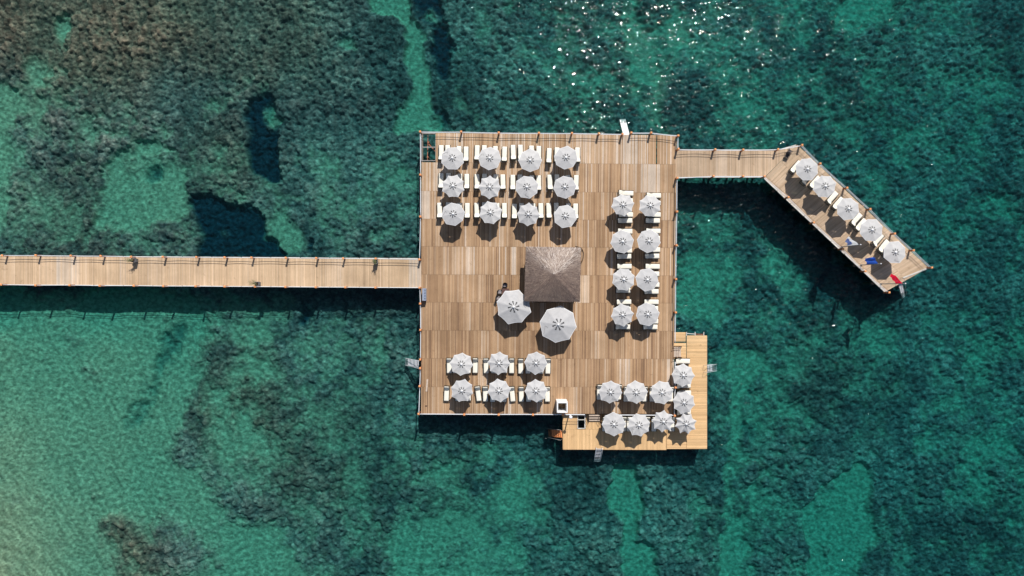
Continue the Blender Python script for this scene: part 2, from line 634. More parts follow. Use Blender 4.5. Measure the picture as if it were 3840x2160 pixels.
pl = [(2903, 716), (2979, 786), (3058, 858), (3135, 929), (3208, 995), (3276, 1062)]
piles(jet, pl, 0.35, 0.17)
piles(jet, [lerp(JR0, JR1, u) for u in (0.06, 0.28, 0.5, 0.72, 0.94)], ZM - 0.28, 0.15)

# low swimming deck
r5 = random.Random(53)
annex = thing('swimming_deck', 'lower deck of fresh yellow boards wrapped round the platform corner', 'deck', P(2480, 1600, 0))
mb = MB()


def hatch(cx, cy, i):
    return 2166 < cx < 2194


planks(mb, quad_boards((2109, 1554), (2500, 1554), (2500, 1610), (2110, 1610), 104), PAL_NEW, r5, ZA, sp=0.10, patch=(10, 16), skip=hatch,
       tone_fn=lambda x, y: -0.3 if x < 2168 else -0.05)
planks(mb, quad_boards((2110, 1610), (2499, 1610), (2499, 1687.5), (2110.5, 1686), 104), PAL_NEW, r5, ZA, sp=0.10, patch=(8, 15))
# boards running left to right: corner, strip, landing
for (x0, x1, y0, y1, n, tn) in ((2500, 2574.5, 1345, 1683.5, 92, 0.0), (2575, 2651.5, 1258, 1683.5, 116, 0.08), (2526.5, 2571.5, 1246, 1280.5, 10, 0.1)):
    ends = []
    for i in range(n):
        ya, yb = y0 + (y1 - y0) * i / n, y0 + (y1 - y0) * (i + 1) / n
        xa = x0 if (ya > 1556 or x0 > 2520) else 2538.5
        ends.append(((xa, ya), (x1, ya), (xa, yb), (x1, yb)))
    planks(mb, ends, PAL_NEW, r5, ZA, sp=0.13, patch=(1, 6), tone_fn=lambda x, y, t=tn: t)
planks(mb, [((2526.5, 1286 + i * 3.7), (2573.5, 1286 + i * 3.7), (2526.5, 1286 + (i + 1) * 3.7), (2573.5, 1286 + (i + 1) * 3.7)) for i in range(16)],
       PAL_NEW, r5, ZA, tone_fn=lambda x, y: -0.1)
mb.build('deck_boards', M['new_plank'], annex, False, annex)
beams(annex, [((2112, 1560), (2649, 1560)), ((2113, 1684), (2496, 1684)), ((2503, 1680), (2649, 1680)), ((2649, 1262), (2649, 1676)), ((2578, 1262), (2578, 1676)),
              ((2530, 1249), (2570, 1249)), ((2112, 1564), (2112, 1680))], ZA - 0.16)
piles(annex, [(2120, 1680), (2220, 1680), (2320, 1680), (2420, 1680), (2515, 1676), (2644, 1676), (2644, 1560), (2644, 1450), (2644, 1350), (2644, 1268), (2120, 1565)], ZA - 0.27, 0.14)
b = MB()
b.bar(P(2166.5, 1556, ZA + 0.02), P(2166.5, 1607, ZA + 0.02), 0.07, 0.08)
b.bar(P(2193.5, 1556, ZA + 0.02), P(2193.5, 1607, ZA + 0.02), 0.12, 0.08)
b.bar(P(2168, 1606.5, ZA + 0.02), P(2192, 1606.5, ZA + 0.02), 0.10, 0.07)
b.bar(P(2168, 1574, ZA + 0.0), P(2192, 1574, ZA + 0.0), 0.08, 0.07)
b.build('hatch_frame', M['edge'], annex, False, annex)
for x in (2574.5, 2606.5, 2639):
    b = MB()
    b.bar(P(x, 1245, ZA - 0.03), P(x, 1259, ZA - 0.03), 0.09, 0.10)
    b.build('joist', M['edge'], annex, False, annex)
b = MB()
b.bar(P(2576, 1250.5, ZA - 0.05), P(2605, 1252.5, ZA - 0.05), 0.09, 0.06)
b.build('joist', M['edge'], annex, False, annex)
b = MB()
b.bar(P(2608, 1253, ZA - 0.06), P(2638, 1254, ZA - 0.06), 0.09, 0.06)
b.build('rusty_joist', M['rust'], annex, False, annex)


# ------------------------------------------------------------------ railings
def railing(label, caps, z, gaps=(), hp=1.02, skip_posts=(), sag=0.07):
    root = thing('rope_railing', label, 'railing', P(caps[0][0], caps[0][1], z), group='rope railings round the decks')
    zc = z + hp
    W = [P(x, y, zc) for x, y in caps]
    for i, w in enumerate(W):
        if i in skip_posts:
            continue
        b = MB()
        t = R(rng.uniform(-7, 7))
        b.box((w.x, w.y, z + (hp - 0.06) / 2 - 0.15), (0.19, 0.19, hp + 0.24), t)
        po = b.build('post', M['post'], root, False, root)
        b = MB()
        s = 0.125
        c4 = [(-s, -s), (s, -s), (s, s), (-s, s)]
        m3 = Matrix.Rotation(t, 3, 'Z')
        o = Vector((w.x, w.y, 0))
        b.hexa([o + m3 @ Vector((x, y, zc - 0.09)) for x, y in c4], [o + m3 @ Vector((x, y, zc - 0.03)) for x, y in c4])
        b.hexa([o + m3 @ Vector((x * .98, y * .98, zc - 0.0295)) for x, y in c4], [o + m3 @ Vector((x * .5, y * .5, zc + 0.02)) for x, y in c4])
        b.build('post_cap', M['cap'], po, False, root)
    for hh in (0.84, 0.54):
        b = MB()
        for i in range(len(W) - 1):
            if i in gaps:
                continue
            p, q = W[i], W[i + 1]
            s = sag * rng.uniform(0.6, 1.5) * min(1.0, (q - p).length / 3.5)
            pts = []
            for k in range(9):
                t = k / 8
                w = p.lerp(q, t)
                pts.append((w.x, w.y, z + hh - s * 4 * t * (1 - t)))
            b.tube(pts, 0.027, 6)
        b.build('rope', M['rope'], root, True, root)
    return root


railing('rope railing along the top edge of the square platform',
        [(1575, 493), (1729, 493.5), (1870, 497), (2021, 498), (2145, 498.5), (2246.5, 500), (2335, 502), (2368, 497), (2442.5, 497), (2544, 508)], ZM, gaps=(6,))
railing('rope railing on the platform left edge above the walkway', [(1575, 499), (1575.5, 655), (1575.5, 812), (1572, 973)], ZM, skip_posts=(0,))
railing('rope railing on the platform left edge below the walkway, with ladder gap',
        [(1573, 1079), (1575, 1139), (1576, 1238), (1575, 1349), (1575, 1382), (1573, 1449), (1569, 1553)], ZM, gaps=(3,), sag=0.04)
railing('rope railing along the bottom edge of the platform beside dark water',
        [(1573, 1554.5), (1740.5, 1555.5), (1870, 1556), (1999, 1556), (2112, 1556.5), (2195, 1557)], ZM, skip_posts=(0, 5), sag=0.03)
railing('short rope railing between the platform corner and the footbridge', [(2544.5, 512), (2545, 558)], ZM, skip_posts=(0,))
railing('rope railing on the platform right edge between footbridge and lower deck',
        [(2541, 667), (2540, 793), (2538, 920), (2536, 1047), (2535, 1172), (2534, 1286)], ZM, skip_posts=(5,), sag=0.03)
railing('rope railing at the platform corner behind the lower deck parasols',
        [(2305, 1558), (2531, 1559.5), (2534, 1454), (2534.5, 1358)], ZM, skip_posts=(0, 3), sag=0.03)
railing('rope railing on the far upper side of the long walkway',
        [(-130, 957), (6, 958), (132, 957.5), (264, 959), (376, 960), (490, 963), (609, 963.5), (735, 964.5), (841, 965.5), (942, 966), (1071, 967), (1185, 968), (1286, 969), (1408, 970), (1570, 972.5)],
        ZM, skip_posts=(14,))
railing('rope railing on the lower side of the long walkway above its shadow',
        [(-130, 1066), (2, 1067.5), (131, 1070), (259, 1069.5), (372, 1071.5), (500, 1071.5), (611, 1073), (732, 1073.5), (841, 1074.5), (955, 1075), (1069, 1076), (1183, 1077), (1294, 1077.5), (1407, 1078.5), (1571, 1079)],
        ZM, skip_posts=(14,))
railing('rope railing along the upper side of the footbridge',
        [(2547, 559.5), (2683, 560), (2788, 561), (2919, 559.5), (3005, 545)], ZM, skip_posts=(0, 4), sag=0.10)
railing('rope railing along the lower side of the footbridge', [(2544, 666), (2676.5, 660), (2788, 660.5), (2868, 661)], ZM, skip_posts=(0,), sag=0.05)
railing('rope railing on the outer right edge of the angled jetty',
        [(3009, 543.5), (3077.5, 613), (3178, 704), (3265, 784), (3357, 876), (3427.5, 939), (3496, 1003.5)], ZM, sag=0.05)
railing('rope railing on the inner left edge of the angled jetty',
        [(2870, 663), (2957.7, 739.5), (3053, 834.5), (3162, 933), (3246.5, 1017.6), (3336, 1097)], ZM, skip_posts=(0,), sag=0.05)


# ------------------------------------------------------------------ parasols
def canopy_parts(root, Rr, zh, zr, rot, sag, seed):
    r = random.Random(seed)
    fr = [0.07, 0.13, 0.23, 0.35, 0.46, 0.58, 0.72, 0.86, 0.975]
    SUB = 8
    ribs = [r.uniform(0.965, 1.035) for _ in range(8)]
    drop = [r.uniform(-0.03, 0.03) * (1 + sag) for _ in range(8)]
    sagk = [max(0.0, sag * r.uniform(0.75, 1.25)) for _ in range(8)]
    ph = [r.uniform(0, 6.28) for _ in range(8)]

    def pt(f, s, j):
        a0 = R(90 - rot) - s * math.pi / 4
        t = j / SUB
        a = a0 - t * math.pi / 4
        k0, k1 = s % 8, (s + 1) % 8
        Ra = Rr * (ribs[k0] * (1 - t) + ribs[k1] * t)
        b = 1 - (2 * t - 1) ** 2
        chord = math.cos(math.pi / 8) / math.cos((t - 0.5) * math.pi / 4)
        k = sagk[s % 8]
        rr = f * Ra * (chord * (1 - 0.115 * k * b * f ** 2))
        slope = (f ** 0.92)
        z = zh + (zr - zh) * slope + (drop[k0] * (1 - t) + drop[k1] * t) * f
        z -= (0.018 + 0.085 * k) * b * f ** 1.2 * (1.1 - 0.35 * f)
        z += k * 0.022 * math.sin(f * 9 + ph[s % 8] + 7 * t) * b * f
        return Vector((rr * math.cos(a), rr * math.sin(a), z))

    b = MB()
    idx = {}

    def vid(i, s, j):
        if j == SUB:
            s, j = (s + 1) % 8, 0
        key = (i, s, j)
        if key not in idx:
            idx[key] = len(b.v)
            b.v.append(tuple(pt(fr[i], s, j)))
        return idx[key]
    for s in range(8):
        for i in range(len(fr) - 1):
            for j in range(SUB):
                if i in (1, 2) and j in ((3, 4, 5) if i == 1 else (2, 3, 4)):
                    continue      # wind slits round the hub
                b.f.append((vid(i, s, j), vid(i + 1, s, j), vid(i + 1, s, j + 1), vid(i, s, j + 1)))
                b.c.append(None)
                b.uv.append(None)
    can = b.build('canopy', M['cloth'], root, True, None)
    h = MB()
    for s in range(8):
        for j in range(SUB):
            a, c = pt(0.975, s, j), pt(0.975, s, j + 1)
            a2, c2 = pt(1.0, s, j), pt(1.0, s, j + 1)
            dz = Vector((0, 0, 0.05))
            h.quad([a, a2, c2, c])
            h.quad([a2, a2 - dz, c2 - dz, c2])
    h.build('hem', M['hem'], can, False, None)
    c = MB()
    c.lathe([(0.125, zh - 0.02), (0.14, zh + 0.02), (0.10, zh + 0.06), (0.02, zh + 0.09)], n=14)
    c.build('hub_cap', M['hub'], root, True, None)
    ln = MB()  # dark sheet added under the slits to look like their shade
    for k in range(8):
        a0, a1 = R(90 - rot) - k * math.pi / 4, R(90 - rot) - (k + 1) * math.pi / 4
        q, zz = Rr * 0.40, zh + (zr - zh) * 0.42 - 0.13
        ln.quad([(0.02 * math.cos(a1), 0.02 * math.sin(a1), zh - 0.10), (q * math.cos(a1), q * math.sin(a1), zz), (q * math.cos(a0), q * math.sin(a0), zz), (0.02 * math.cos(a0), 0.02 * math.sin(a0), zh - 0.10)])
    ln.build('vent_shade', M['slit_shade'], root, False, None)
    ib = MB()
    for k in range(8):
        a = R(90 - rot) - k * math.pi / 4
        e = Rr * ribs[k] * 0.97
        ib.tube([(0, 0, zh - 0.07), (e * math.cos(a), e * math.sin(a), zr + drop[k] - 0.03)], 0.014, 5)
    ib.build('rib_frame', M['pole'], root, False, None)
    pb = MB()
    pb.tube([(0, 0, 0.05), (0, 0, zh - 0.03)], 0.028, 8)
    pb.build('pole', M['pole'], root, True, None)
    q = MB()
    q.box((0, 0, 0.035), (0.5, 0.5, 0.07))
    q.tube([(0, 0, 0.07), (0, 0, 0.35)], 0.04, 8)
    q.build('base', M['base'], root, False, None)
    # tie strap lying on the cloth
    if r.random() < 0.55:
        s = r.randint(0, 7)
        st = MB()
        pts = [pt(0.62 + 0.05 * k, s, 3 + 2.4 * math.sin(k * 0.8)) + Vector((0, 0, 0.02)) for k in range(7)]
        st.tube(pts, 0.012, 4)
        st.build('tie_strap', M['strap'], can, False, None)


ORD = ['first', 'second', 'third', 'fourth', 'fifth', 'sixth']
umb_seed = [100]


def slack_word(sag):
    return 'taut' if sag < 0.25 else ('slightly slack' if sag < 0.58 else ('slack scalloped' if sag < 0.95 else 'limp star-shaped'))


def parasol(px, py, zdeck, rr, rot, sag, label, group, hub=2.37, rim=2.08, name='parasol'):
    p = P(px, py, zdeck + hub)
    root = thing(name, label, 'parasol', (p.x, p.y, zdeck), group=group)
    umb_seed[0] += 1
    canopy_parts(root, rr, hub, rim, rot, sag, umb_seed[0])
    return root


A = [[(1695.6, 591.7, 22, .08), (1836, 592, 5, .08), (1988, 600, 0, .15), (2123, 590, 8, .05)],
     [(1698, 696.5, 20, .6), (1836, 701, 2, 1.0), (1975.6, 700.6, -15, .12), (2118, 700.6, -6, .12)],
     [(1699, 802, -10, .05), (1839, 797, -15, .5), (1981, 803.5, 4, .7), (2120, 810, 14, .08)]]
rown = ['top', 'middle', 'bottom']
for j, row in enumerate(A):
    for i, (x, y, ro, sg_) in enumerate(row):
        parasol(x, y, ZM, 1.44, ro, sg_, f'{slack_word(sg_)} pale grey parasol, {ORD[i]} from left, {rown[j]} row of the twelve', 'parasols in the upper block of twelve')
B = [[(2337, 767.7, -9, .6), (2439.6, 770.7, -20, .6)], [(2336, 905.5, -8, .15), (2434.5, 903.8, 8, .03)],
     [(2340, 1048, -18, .35), (2429, 1049, 12, .12)], [(2335, 1181.5, -8, .6), (2430, 1179, -7, .08)]]
for j, row in enumerate(B):
    for i, (x, y, ro, sg_) in enumerate(row):
        parasol(x, y, ZM, 1.44 if sg_ < .5 else 1.40, ro, sg_, f'{slack_word(sg_)} pale grey parasol, {ORD[j]} from top, {("left", "right")[i]} column beside the right railing',
                'parasols in two columns by the right railing')
C = [[(1730, 1366, 5, .5), (1871, 1363, 4, .9), (2010, 1362, 4, .4)], [(1731.5, 1466, 15, .65), (1871, 1466, -8, .6), (2010, 1466.7, -3, .6)]]
for j, row in enumerate(C):
    for i, (x, y, ro, sg_) in enumerate(row):
        parasol(x, y, ZM, 1.43, ro, sg_, f'{slack_word(sg_)} pale grey parasol, {ORD[i]} from left, {("upper", "lower")[j]} row of six beside the bottom railing', 'six parasols near the bottom left railing')
for i, (x, y, ro, sg_) in enumerate([(2290, 1471.5, 4, .5), (2386.5, 1473, -4, .45), (2484, 1473, -12, .5)]):
    parasol(x, y, ZM, 1.45, ro, sg_, f'slightly slack pale grey parasol, {ORD[i]} from left above the lower deck rail', 'three parasols above the lower deck rail')
for i, (x, y, ro, sg_, rr) in enumerate([(2302.7, 1592, -2, .35, 1.50), (2397, 1595.6, -12, .65, 1.46), (2489, 1582, 6, 1.2, 1.40), (2574, 1590.7, -15, 1.6, 1.36)]):
    parasol(x, y, ZA, rr, ro, sg_, f'{slack_word(sg_)} grey parasol, {ORD[i]} from left in the lower deck row of four', 'four parasols along the lower deck')
for i, (x, y, ro, sg_) in enumerate([(2563.5, 1408, 3, .6), (2566, 1510.6, 13, .75)]):
    parasol(x, y, ZA, 1.44, ro, sg_, f'slack grey parasol, {("upper", "lower")[i]} of two on the lower deck right strip', 'two parasols on the lower deck strip')
for i, (x, y, ro, sg_) in enumerate([(3029.6, 633.4, 20, .05), (3096.7, 697.6, -16, .35), (3183.6, 782.3, 18, .2), (3272, 861.5, -18, .12), (3360, 945.8, 20, .05)]):
    parasol(x, y, ZM, 1.43, ro, sg_, f'{slack_word(sg_)} pale grey parasol, {ORD[i]} from the footbridge on the angled jetty', 'five parasols on the angled jetty')
parasol(1926, 1151.4, ZM, 2.2, 17, .3, 'big white parasol half shaded, over the dark table by the hut', 'two big parasols below the hut', 2.72, 2.0, 'large_parasol')
parasol(2094, 1217.5, ZM, 2.3, 8, .12, 'big white parasol standing just below the thatched hut', 'two big parasols below the hut', 2.72, 2.0, 'large_parasol')


# ------------------------------------------------------------------ sun loungers
def make_lounger(label, group):
    root = thing('sun_lounger', label, 'sun lounger', group=group)
    f = MB()
    zs = 0.30
    for s in (-1, 1):
        f.box((s * 0.345, -0.02, zs + 0.02), (0.055, 1.94, 0.09))
    for y in (-0.96, -0.3, 0.42, 0.92):
        f.box((0, y, zs - 0.005), (0.60, 0.05, 0.05))
    for s in (-1, 1):                     # arm hoops
        f.tube([(s * 0.335, 0.05, zs + 0.03), (s * 0.35, 0.12, zs + 0.22), (s * 0.35, 0.5, zs + 0.24), (s * 0.335, 0.62, zs + 0.03)], 0.022, 6)
    f.build('frame', M['frame'], root)
    for sx in (-1, 1):
        for y in (-0.82, 0.62):
            l = MB()
            l.tube([(sx * 0.32, y, 0), (sx * 0.32, y, zs - 0.03)], 0.028, 6)
            l.build('leg', M['frame'], root)
    s = MB()
    s.pad(1.36, 0.58, 0.075, 0.06, None, (0, -0.29, zs + 0.032))
    s.build('seat_cushion', M['cushion'], root, True)
    th = R(48)
    m = Matrix.Rotation(th, 3, 'X')
    fr = MB()
    for sx in (-1, 1):
        fr.bar(Vector((sx * 0.31, 0.40, zs + 0.02)), Vector((sx * 0.31, 0.40, zs + 0.02)) + m @ Vector((0, 0.80, 0)), 0.045, 0.045)
    e = Vector((0, 0.40, zs + 0.02)) + m @ Vector((0, 0.81, 0))
    fr.bar(e + Vector((-0.33, 0, 0)), e + Vector((0.33, 0, 0)), 0.045, 0.045)
    fr.bar((0.2, 0.86, zs), Vector((0.2, 0.40, zs + 0.02)) + m @ Vector((0, 0.45, 0)), 0.03, 0.03)
    fr.bar((-0.2, 0.86, zs), Vector((-0.2, 0.40, zs + 0.02)) + m @ Vector((0, 0.45, 0)), 0.03, 0.03)
    bk = fr.build('backrest', M['frame'], root)
    c = MB()
    c.pad(0.78, 0.60, 0.075, 0.10, m, Vector((0, 0.40, zs + 0.035)) + m @ Vector((0, 0.39, 0.015)))
    c.build('back_cushion', M['cushion'], bk, True)
    return root


PROTO = [None]
n_l = [0]


def lounger(px, py, head, zdeck, label, group):
    """head: compass angle in the picture, degrees clockwise from up, towards the raised end"""
    if PROTO[0] is None:
        PROTO[0] = o = make_lounger(label, group)
    else:
        o = copy_thing(PROTO[0], label)
        o['group'] = group
    p = P(px, py, zdeck + 0.35)
    o.location = (p.x, p.y, zdeck)
    o.rotation_euler = (0, 0, -R(head + rng.uniform(-1.6, 1.6)))
    n_l[0] += 1
    return o


seat = ['outer left', 'inner left', 'inner right', 'outer right']
a_rows = [
    [(362, 437, 572, 655, 367, 8), (785, 868, 1002, 1108, 368, 8), (1212, 1298, 1430, 1512, 362, 6), (1634, 1728, 1835, 1970, 390, -4)],
    [(360, 445, 582, 664, 694, 4), (785, 872, 1006, 1090, 702, 2), (1207, 1292, 1428, 1511, 712, 3), (1645, 1728, 1856, 1954, 710, 3)],
    [(343, 442, 578, 670, 1040, 2), (782, 868, 1022, 1108, 1040, 2), (1226, 1308, 1445, 1538, 1047, -3), (1632, 1722, 1862, 1948, 1045, 3)]]
for j, row in enumerate(a_rows):
    for i, (a, b_, c, d, yy, dy) in enumerate(row):
        for k, xx in enumerate((a, b_, c, d)):
            off = dy * (k / 3 - 0.5) * 2 + (6 if k == 1 else 0) * -1
            tilt = rng.uniform(-1, 1) + (3 if (j == 0 and i == 3 and k == 0) else 0)
            lounger(1540 + xx / 3.15, 460 + (yy + off) / 3.15, 180 + tilt, ZM,
                    f'{seat[k]} cream lounger under {ORD[i]} parasol from left, {rown[j]} row of twelve', 'loungers in the upper block')
c_rows = [[(536, 600, 742, 818, 262), (936, 1019, 1139, 1213, 262), (1312, 1392, 1530, 1608, 264)],
          [(507, 628, 742, 850, 562), (928, 1008, 1130, 1220, 570), (1318, 1396, 1522, 1602, 570)]]
for j, row in enumerate(c_rows):
    for i, (a, b_, c, d, yy) in enumerate(row):
        for k, xx in enumerate((a, b_, c, d)):
            t = 0
            if j == 1 and i == 0:
                t = (3, 1, 0, -6)[k]
            if j == 1 and i == 1 and k == 3:
                t = -5
            lounger(1500 + xx / 2.898, 1280 + (yy + rng.uniform(-3, 3)) / 2.898, t, ZM,
                    f'{seat[k]} cream lounger under {ORD[i]} parasol, {("upper", "lower")[j]} row of six by bottom railing', 'loungers in the lower left block')
tb = ['topmost', 'upper middle', 'lower middle', 'lowest']
b_rows = [[(335, 104, 170, 292, 345), (577, 125, 190, 292, 345)], [(326, 438, 505, 606, 658), (572, 436, 500, 600, 655)],
          [(320, 745, 805, 900, 955), (566, 746, 810, 905, 965)], [(316, 1056, 1118, 1215, 1274), (556, 1056, 1115, 1225, 1275)]]
for j, row in enumerate(b_rows):
    for i, (xx, *ys) in enumerate(row):
        for k, yy in enumerate(ys):
            xo = (6, 2, 3, -4)[k]
            lounger(2200 + (xx + xo) / 2.337, 680 + yy / 2.337, 270, ZM,
                    f'{tb[k]} cream lounger under {ORD[j]} parasol down, {("left", "right")[i]} column by right railing', 'loungers in two columns by the right railing')
for i, (l, rr_, yy) in enumerate([(557, 752, 668), (826, 1012, 688), (1086, 1274, 688)]):
    for k, xx in enumerate((l, rr_)):
        lounger(2040 + xx / 2.684, 1220 + yy / 2.684, 0, ZM,
                f'{("left", "right")[k]} cream lounger under {ORD[i]} of three parasols above the lower deck', 'loungers above the lower deck')
for i, (l, rr_, yy) in enumerate([(612, 800, 988), (856, 1036, 988), (1106, 1288, 988)]):
    for k, xx in enumerate((l, rr_)):
        lounger(2040 + xx / 2.684, 1220 + yy / 2.684, 0, ZA,
                f'{("left", "right")[k]} cream lounger under {ORD[i]} parasol of the lower deck row', 'loungers on the lower deck row')
for i, (xx, yy) in enumerate([(1390, 360), (1398, 606), (1402, 680), (1400, 872)]):
    lounger(2040 + xx / 2.684, 1220 + yy / 2.684, 270, ZA,
            f'{tb[i]} cream lounger of four on the lower deck right strip', 'loungers on the lower deck strip')
arm = [(330, 252), (430, 352), (497, 385), (650, 522), (700, 570), (862, 712), (900, 758), (1050, 892), (1100, 945), (1135, 985)]
for i, (xx, yy) in enumerate(arm):
    lounger(2840 + (xx + (0 if i != 9 else 8)) / 2.337, 520 + yy / 2.337, 222, ZM,
            f'{("left", "right")[i % 2]} cream lounger under {ORD[i // 2]} parasol from footbridge on angled jetty', 'loungers on the angled jetty')


# ------------------------------------------------------------------ thatched hut
hut = thing('thatched_hut', 'square hut with a grey brown straw roof in the middle of the platform', 'hut', P(2073, 1030, ZM))
ze, za = ZM + 2.75, ZM + 4.25
crn = [P(1972, 925, ze), P(2178, 929, ze), P(2174.5, 1132, ze), P(1966, 1129, ze)]     # clockwise from top left
apex = P(2077, 1028, za)
rt = random.Random(5)


def straw_col():
    t = rt.random()
    base = [(0.17, 0.122, 0.098), (0.215, 0.16, 0.13), (0.30, 0.232, 0.185), (0.19, 0.135, 0.105)][rt.randint(0, 3)]
    k = rt.uniform(0.95, 1.35)
    return tuple(c * k for c in base)


b = MB()
for s in range(4):
    a, c = crn[s], crn[(s + 1) % 4]
    nn = 40
    for i in range(nn):
        p0, p1 = a.lerp(c, i / nn), a.lerp(c, (i + 1) / nn)
        prev0, prev1 = apex, apex
        for k in range(1, 9):
            f = k / 8
            dz = Vector((0, 0, 0.10 * math.sin(math.pi * f)))
            q0, q1 = apex.lerp(p0, f) + dz, apex.lerp(p1, f) + dz
            col = (0.20, 0.15, 0.125)
            if k == 1:
                b.quad([apex, q1, q0], col)
            else:
                b.quad([prev0, prev1, q1, q0], col)
            prev0, prev1 = q0, q1
        dn = Vector((0, 0, 0.22))
        b.quad([prev0, prev1, prev1 - dn, prev0 - dn], (0.16, 0.12, 0.10))
cen = sum(crn, Vector()) / 4
for _ in range(22000):
    s = rt.randint(0, 3)
    e = crn[s].lerp(crn[(s + 1) % 4], rt.random())
    f0 = math.sqrt(rt.random()) * 0.97
    L_ = rt.uniform(0.05, 0.14)
    f1 = min(f0 + L_, 0.995 + rt.uniform(0, 0.008))
    e2 = e + Vector((rt.gauss(0, 0.025), rt.gauss(0, 0.025), 0))
    lift = rt.uniform(0.0, 0.018)

    def on(f, ee):
        return apex.lerp(ee, f) + Vector((0, 0, 0.10 * math.sin(math.pi * min(f, 1)) + 0.015))
    p0, p1 = on(f0, e), on(f1, e2) + Vector((0, 0, lift))
    d = (p1 - p0)
    w = Vector((-d.y, d.x, 0)).normalized() * rt.uniform(0.008, 0.022)
    w.z += rt.uniform(-0.008, 0.008)
    col = straw_col()
    b.quad([p0 - w, p0 + w, p1 + w * 0.5, p1 - w * 0.5], col)
b.build('roof', M['thatch'], hut, False, hut)
for cc in crn:
    q = cc.lerp(cen, 0.13)
    pb = MB()
    pb.tube([(q.x, q.y, ZM), (q.x, q.y, ze - 0.1)], 0.09, 10)
    pb.build('post', M['dark_wood'], hut, True, hut)
cb = MB()
for s in range(4):
    q0, q1 = crn[s].lerp(cen, 0.25), crn[(s + 1) % 4].lerp(cen, 0.25)
    if s != 3:
        cb.bar(Vector((q0.x, q0.y, ZM + 0.55)), Vector((q1.x, q1.y, ZM + 0.55)), 0.12, 1.1)
        cb.bar(Vector((q0.x, q0.y, ZM + 1.125)), Vector((q1.x, q1.y, ZM + 1.125)), 0.42, 0.05)
cb.build('bar_counter', M['dark_wood'], hut, False, hut)
cab = MB()
pts = [(2158, 924.5), (2168, 926), (2178, 930), (2184, 937), (2188, 949), (2187, 965), (2184, 976), (2178, 990)]
cab.tube([P(x, y, ZM + 0.06 + 2.6 * max(0, 1 - abs(i - 0) / 2.5)) for i, (x, y) in enumerate(pts)], 0.045, 6)
o = cab.build('power_cable', M['black'], None, True)
o['label'] = 'black cable looping out beside the thatched roof corner'
o['category'] = 'cable'


# ------------------------------------------------------------------ chairs and table by the hut
def rattan_chair(px, py, face, z, label, pad='seat_pad'):
    p = P(px, py, z + 0.45)
    ro = thing('armchair', label, 'chair', (p.x, p.y, z), -R(face), 'dark armchairs at the brown table')
    s = MB()
    s.box((0, 0, 0.36), (0.50, 0.50, 0.12))
    s.build('seat', M['rattan'], ro)
    c = MB()
    c.pad(0.40, 0.44, 0.05, 0.05, None, (0, 0.03, 0.421))
    c.build('seat_pad', M[pad], ro, True)
    bk = MB()
    pts = []
    for k in range(9):
        a = R(200 + k * 17.5)
        pts.append((0.29 * math.cos(a), 0.29 * math.sin(a) + 0.0))
    for k in range(8):
        x0, y0 = pts[k]
        x1, y1 = pts[k + 1]
        bk.hexa([(x0, y0, 0.42), (x1, y1, 0.42), (x1 * .87, y1 * .87, 0.42), (x0 * .87, y0 * .87, 0.42)],
                [(x0 * 1.1, y0 * 1.1, 0.86), (x1 * 1.1, y1 * 1.1, 0.86), (x1 * .96, y1 * .96, 0.86), (x0 * .96, y0 * .96, 0.86)])
    bk.build('backrest', M['rattan'], ro)
    for sx in (-1, 1):
        a = MB()
        a.bar((sx * 0.28, -0.18, 0.63), (sx * 0.27, 0.24, 0.63), 0.05, 0.04)
        a.bar((sx * 0.27, 0.24, 0.30), (sx * 0.27, 0.24, 0.61), 0.04, 0.04)
        a.build('armrest', M['rattan'], ro)
    for sx in (-1, 1):
        for sy in (-1, 1):
            l = MB()
            l.bar((sx * 0.22, sy * 0.22, 0), (sx * 0.22, sy * 0.22, 0.30), 0.045, 0.045)
            l.build('leg', M['rattan'], ro)
    return ro


rattan_chair(1894, 1069, 180, ZM, 'dark rattan chair above the brown table, facing down')
rattan_chair(1873, 1095, 90, ZM, 'dark rattan chair left of the brown table, under the big parasol edge')
rattan_chair(1867, 1118, 90, ZM, 'dark rattan chair lowest of three, mostly under the big parasol')
p = P(1896, 1095, ZM + 0.74)
tb_ = thing('cafe_table', 'small square dark brown table half under the big parasol', 'table', (p.x, p.y, ZM))
t = MB()
t.box((0, 0, 0.72), (0.86, 0.86, 0.045))
t.build('tabletop', M['table'], tb_)
for sx in (-1, 1):
    for sy in (-1, 1):
        l = MB()
        l.bar((sx * 0.38, sy * 0.38, 0), (sx * 0.38, sy * 0.38, 0.695), 0.05, 0.05)
        l.build('leg', M['table'], tb_)

# two metal chairs at the head of the jetty


def mesh_chair(px, py, face, label):
    p = P(px, py, ZM + 0.45)
    ro = thing('mesh_chair', label, 'chair', (p.x, p.y, ZM), -R(face), 'metal chairs at the head of the jetty')
    s = MB()
    s.box((0, 0.02, 0.43), (0.46, 0.48, 0.03))
    s.build('seat', M['mesh_seat'], ro)
    b = MB()
    b.box((0, -0.30, 0.66), (0.46, 0.03, 0.42), mtx=Matrix.Rotation(R(18), 3, 'X'))
    b.build('backrest', M['mesh_seat'], ro)
    for sx in (-1, 1):
        l = MB()
        l.tube([(sx * 0.25, 0.26, 0.0), (sx * 0.25, 0.26, 0.62), (sx * 0.25, 0.22, 0.66), (sx * 0.25, -0.28, 0.64), (sx * 0.24, -0.30, 0.0)], 0.02, 6)
        l.build('side_frame', M['rattan'], ro)
    f = MB()
    f.tube([(-0.25, 0.28, 0.02), (-0.2, 0.36, 0.02), (0.2, 0.36, 0.02), (0.25, 0.28, 0.02)], 0.02, 6)
    f.build('foot_bar', M['rattan'], ro)
    return ro


mesh_chair(2952, 583, 195, 'dark metal mesh chair facing down left, nearer the footbridge')
mesh_chair(2961, 569, 35, 'dark metal mesh chair facing up right, nearer the jetty corner post')

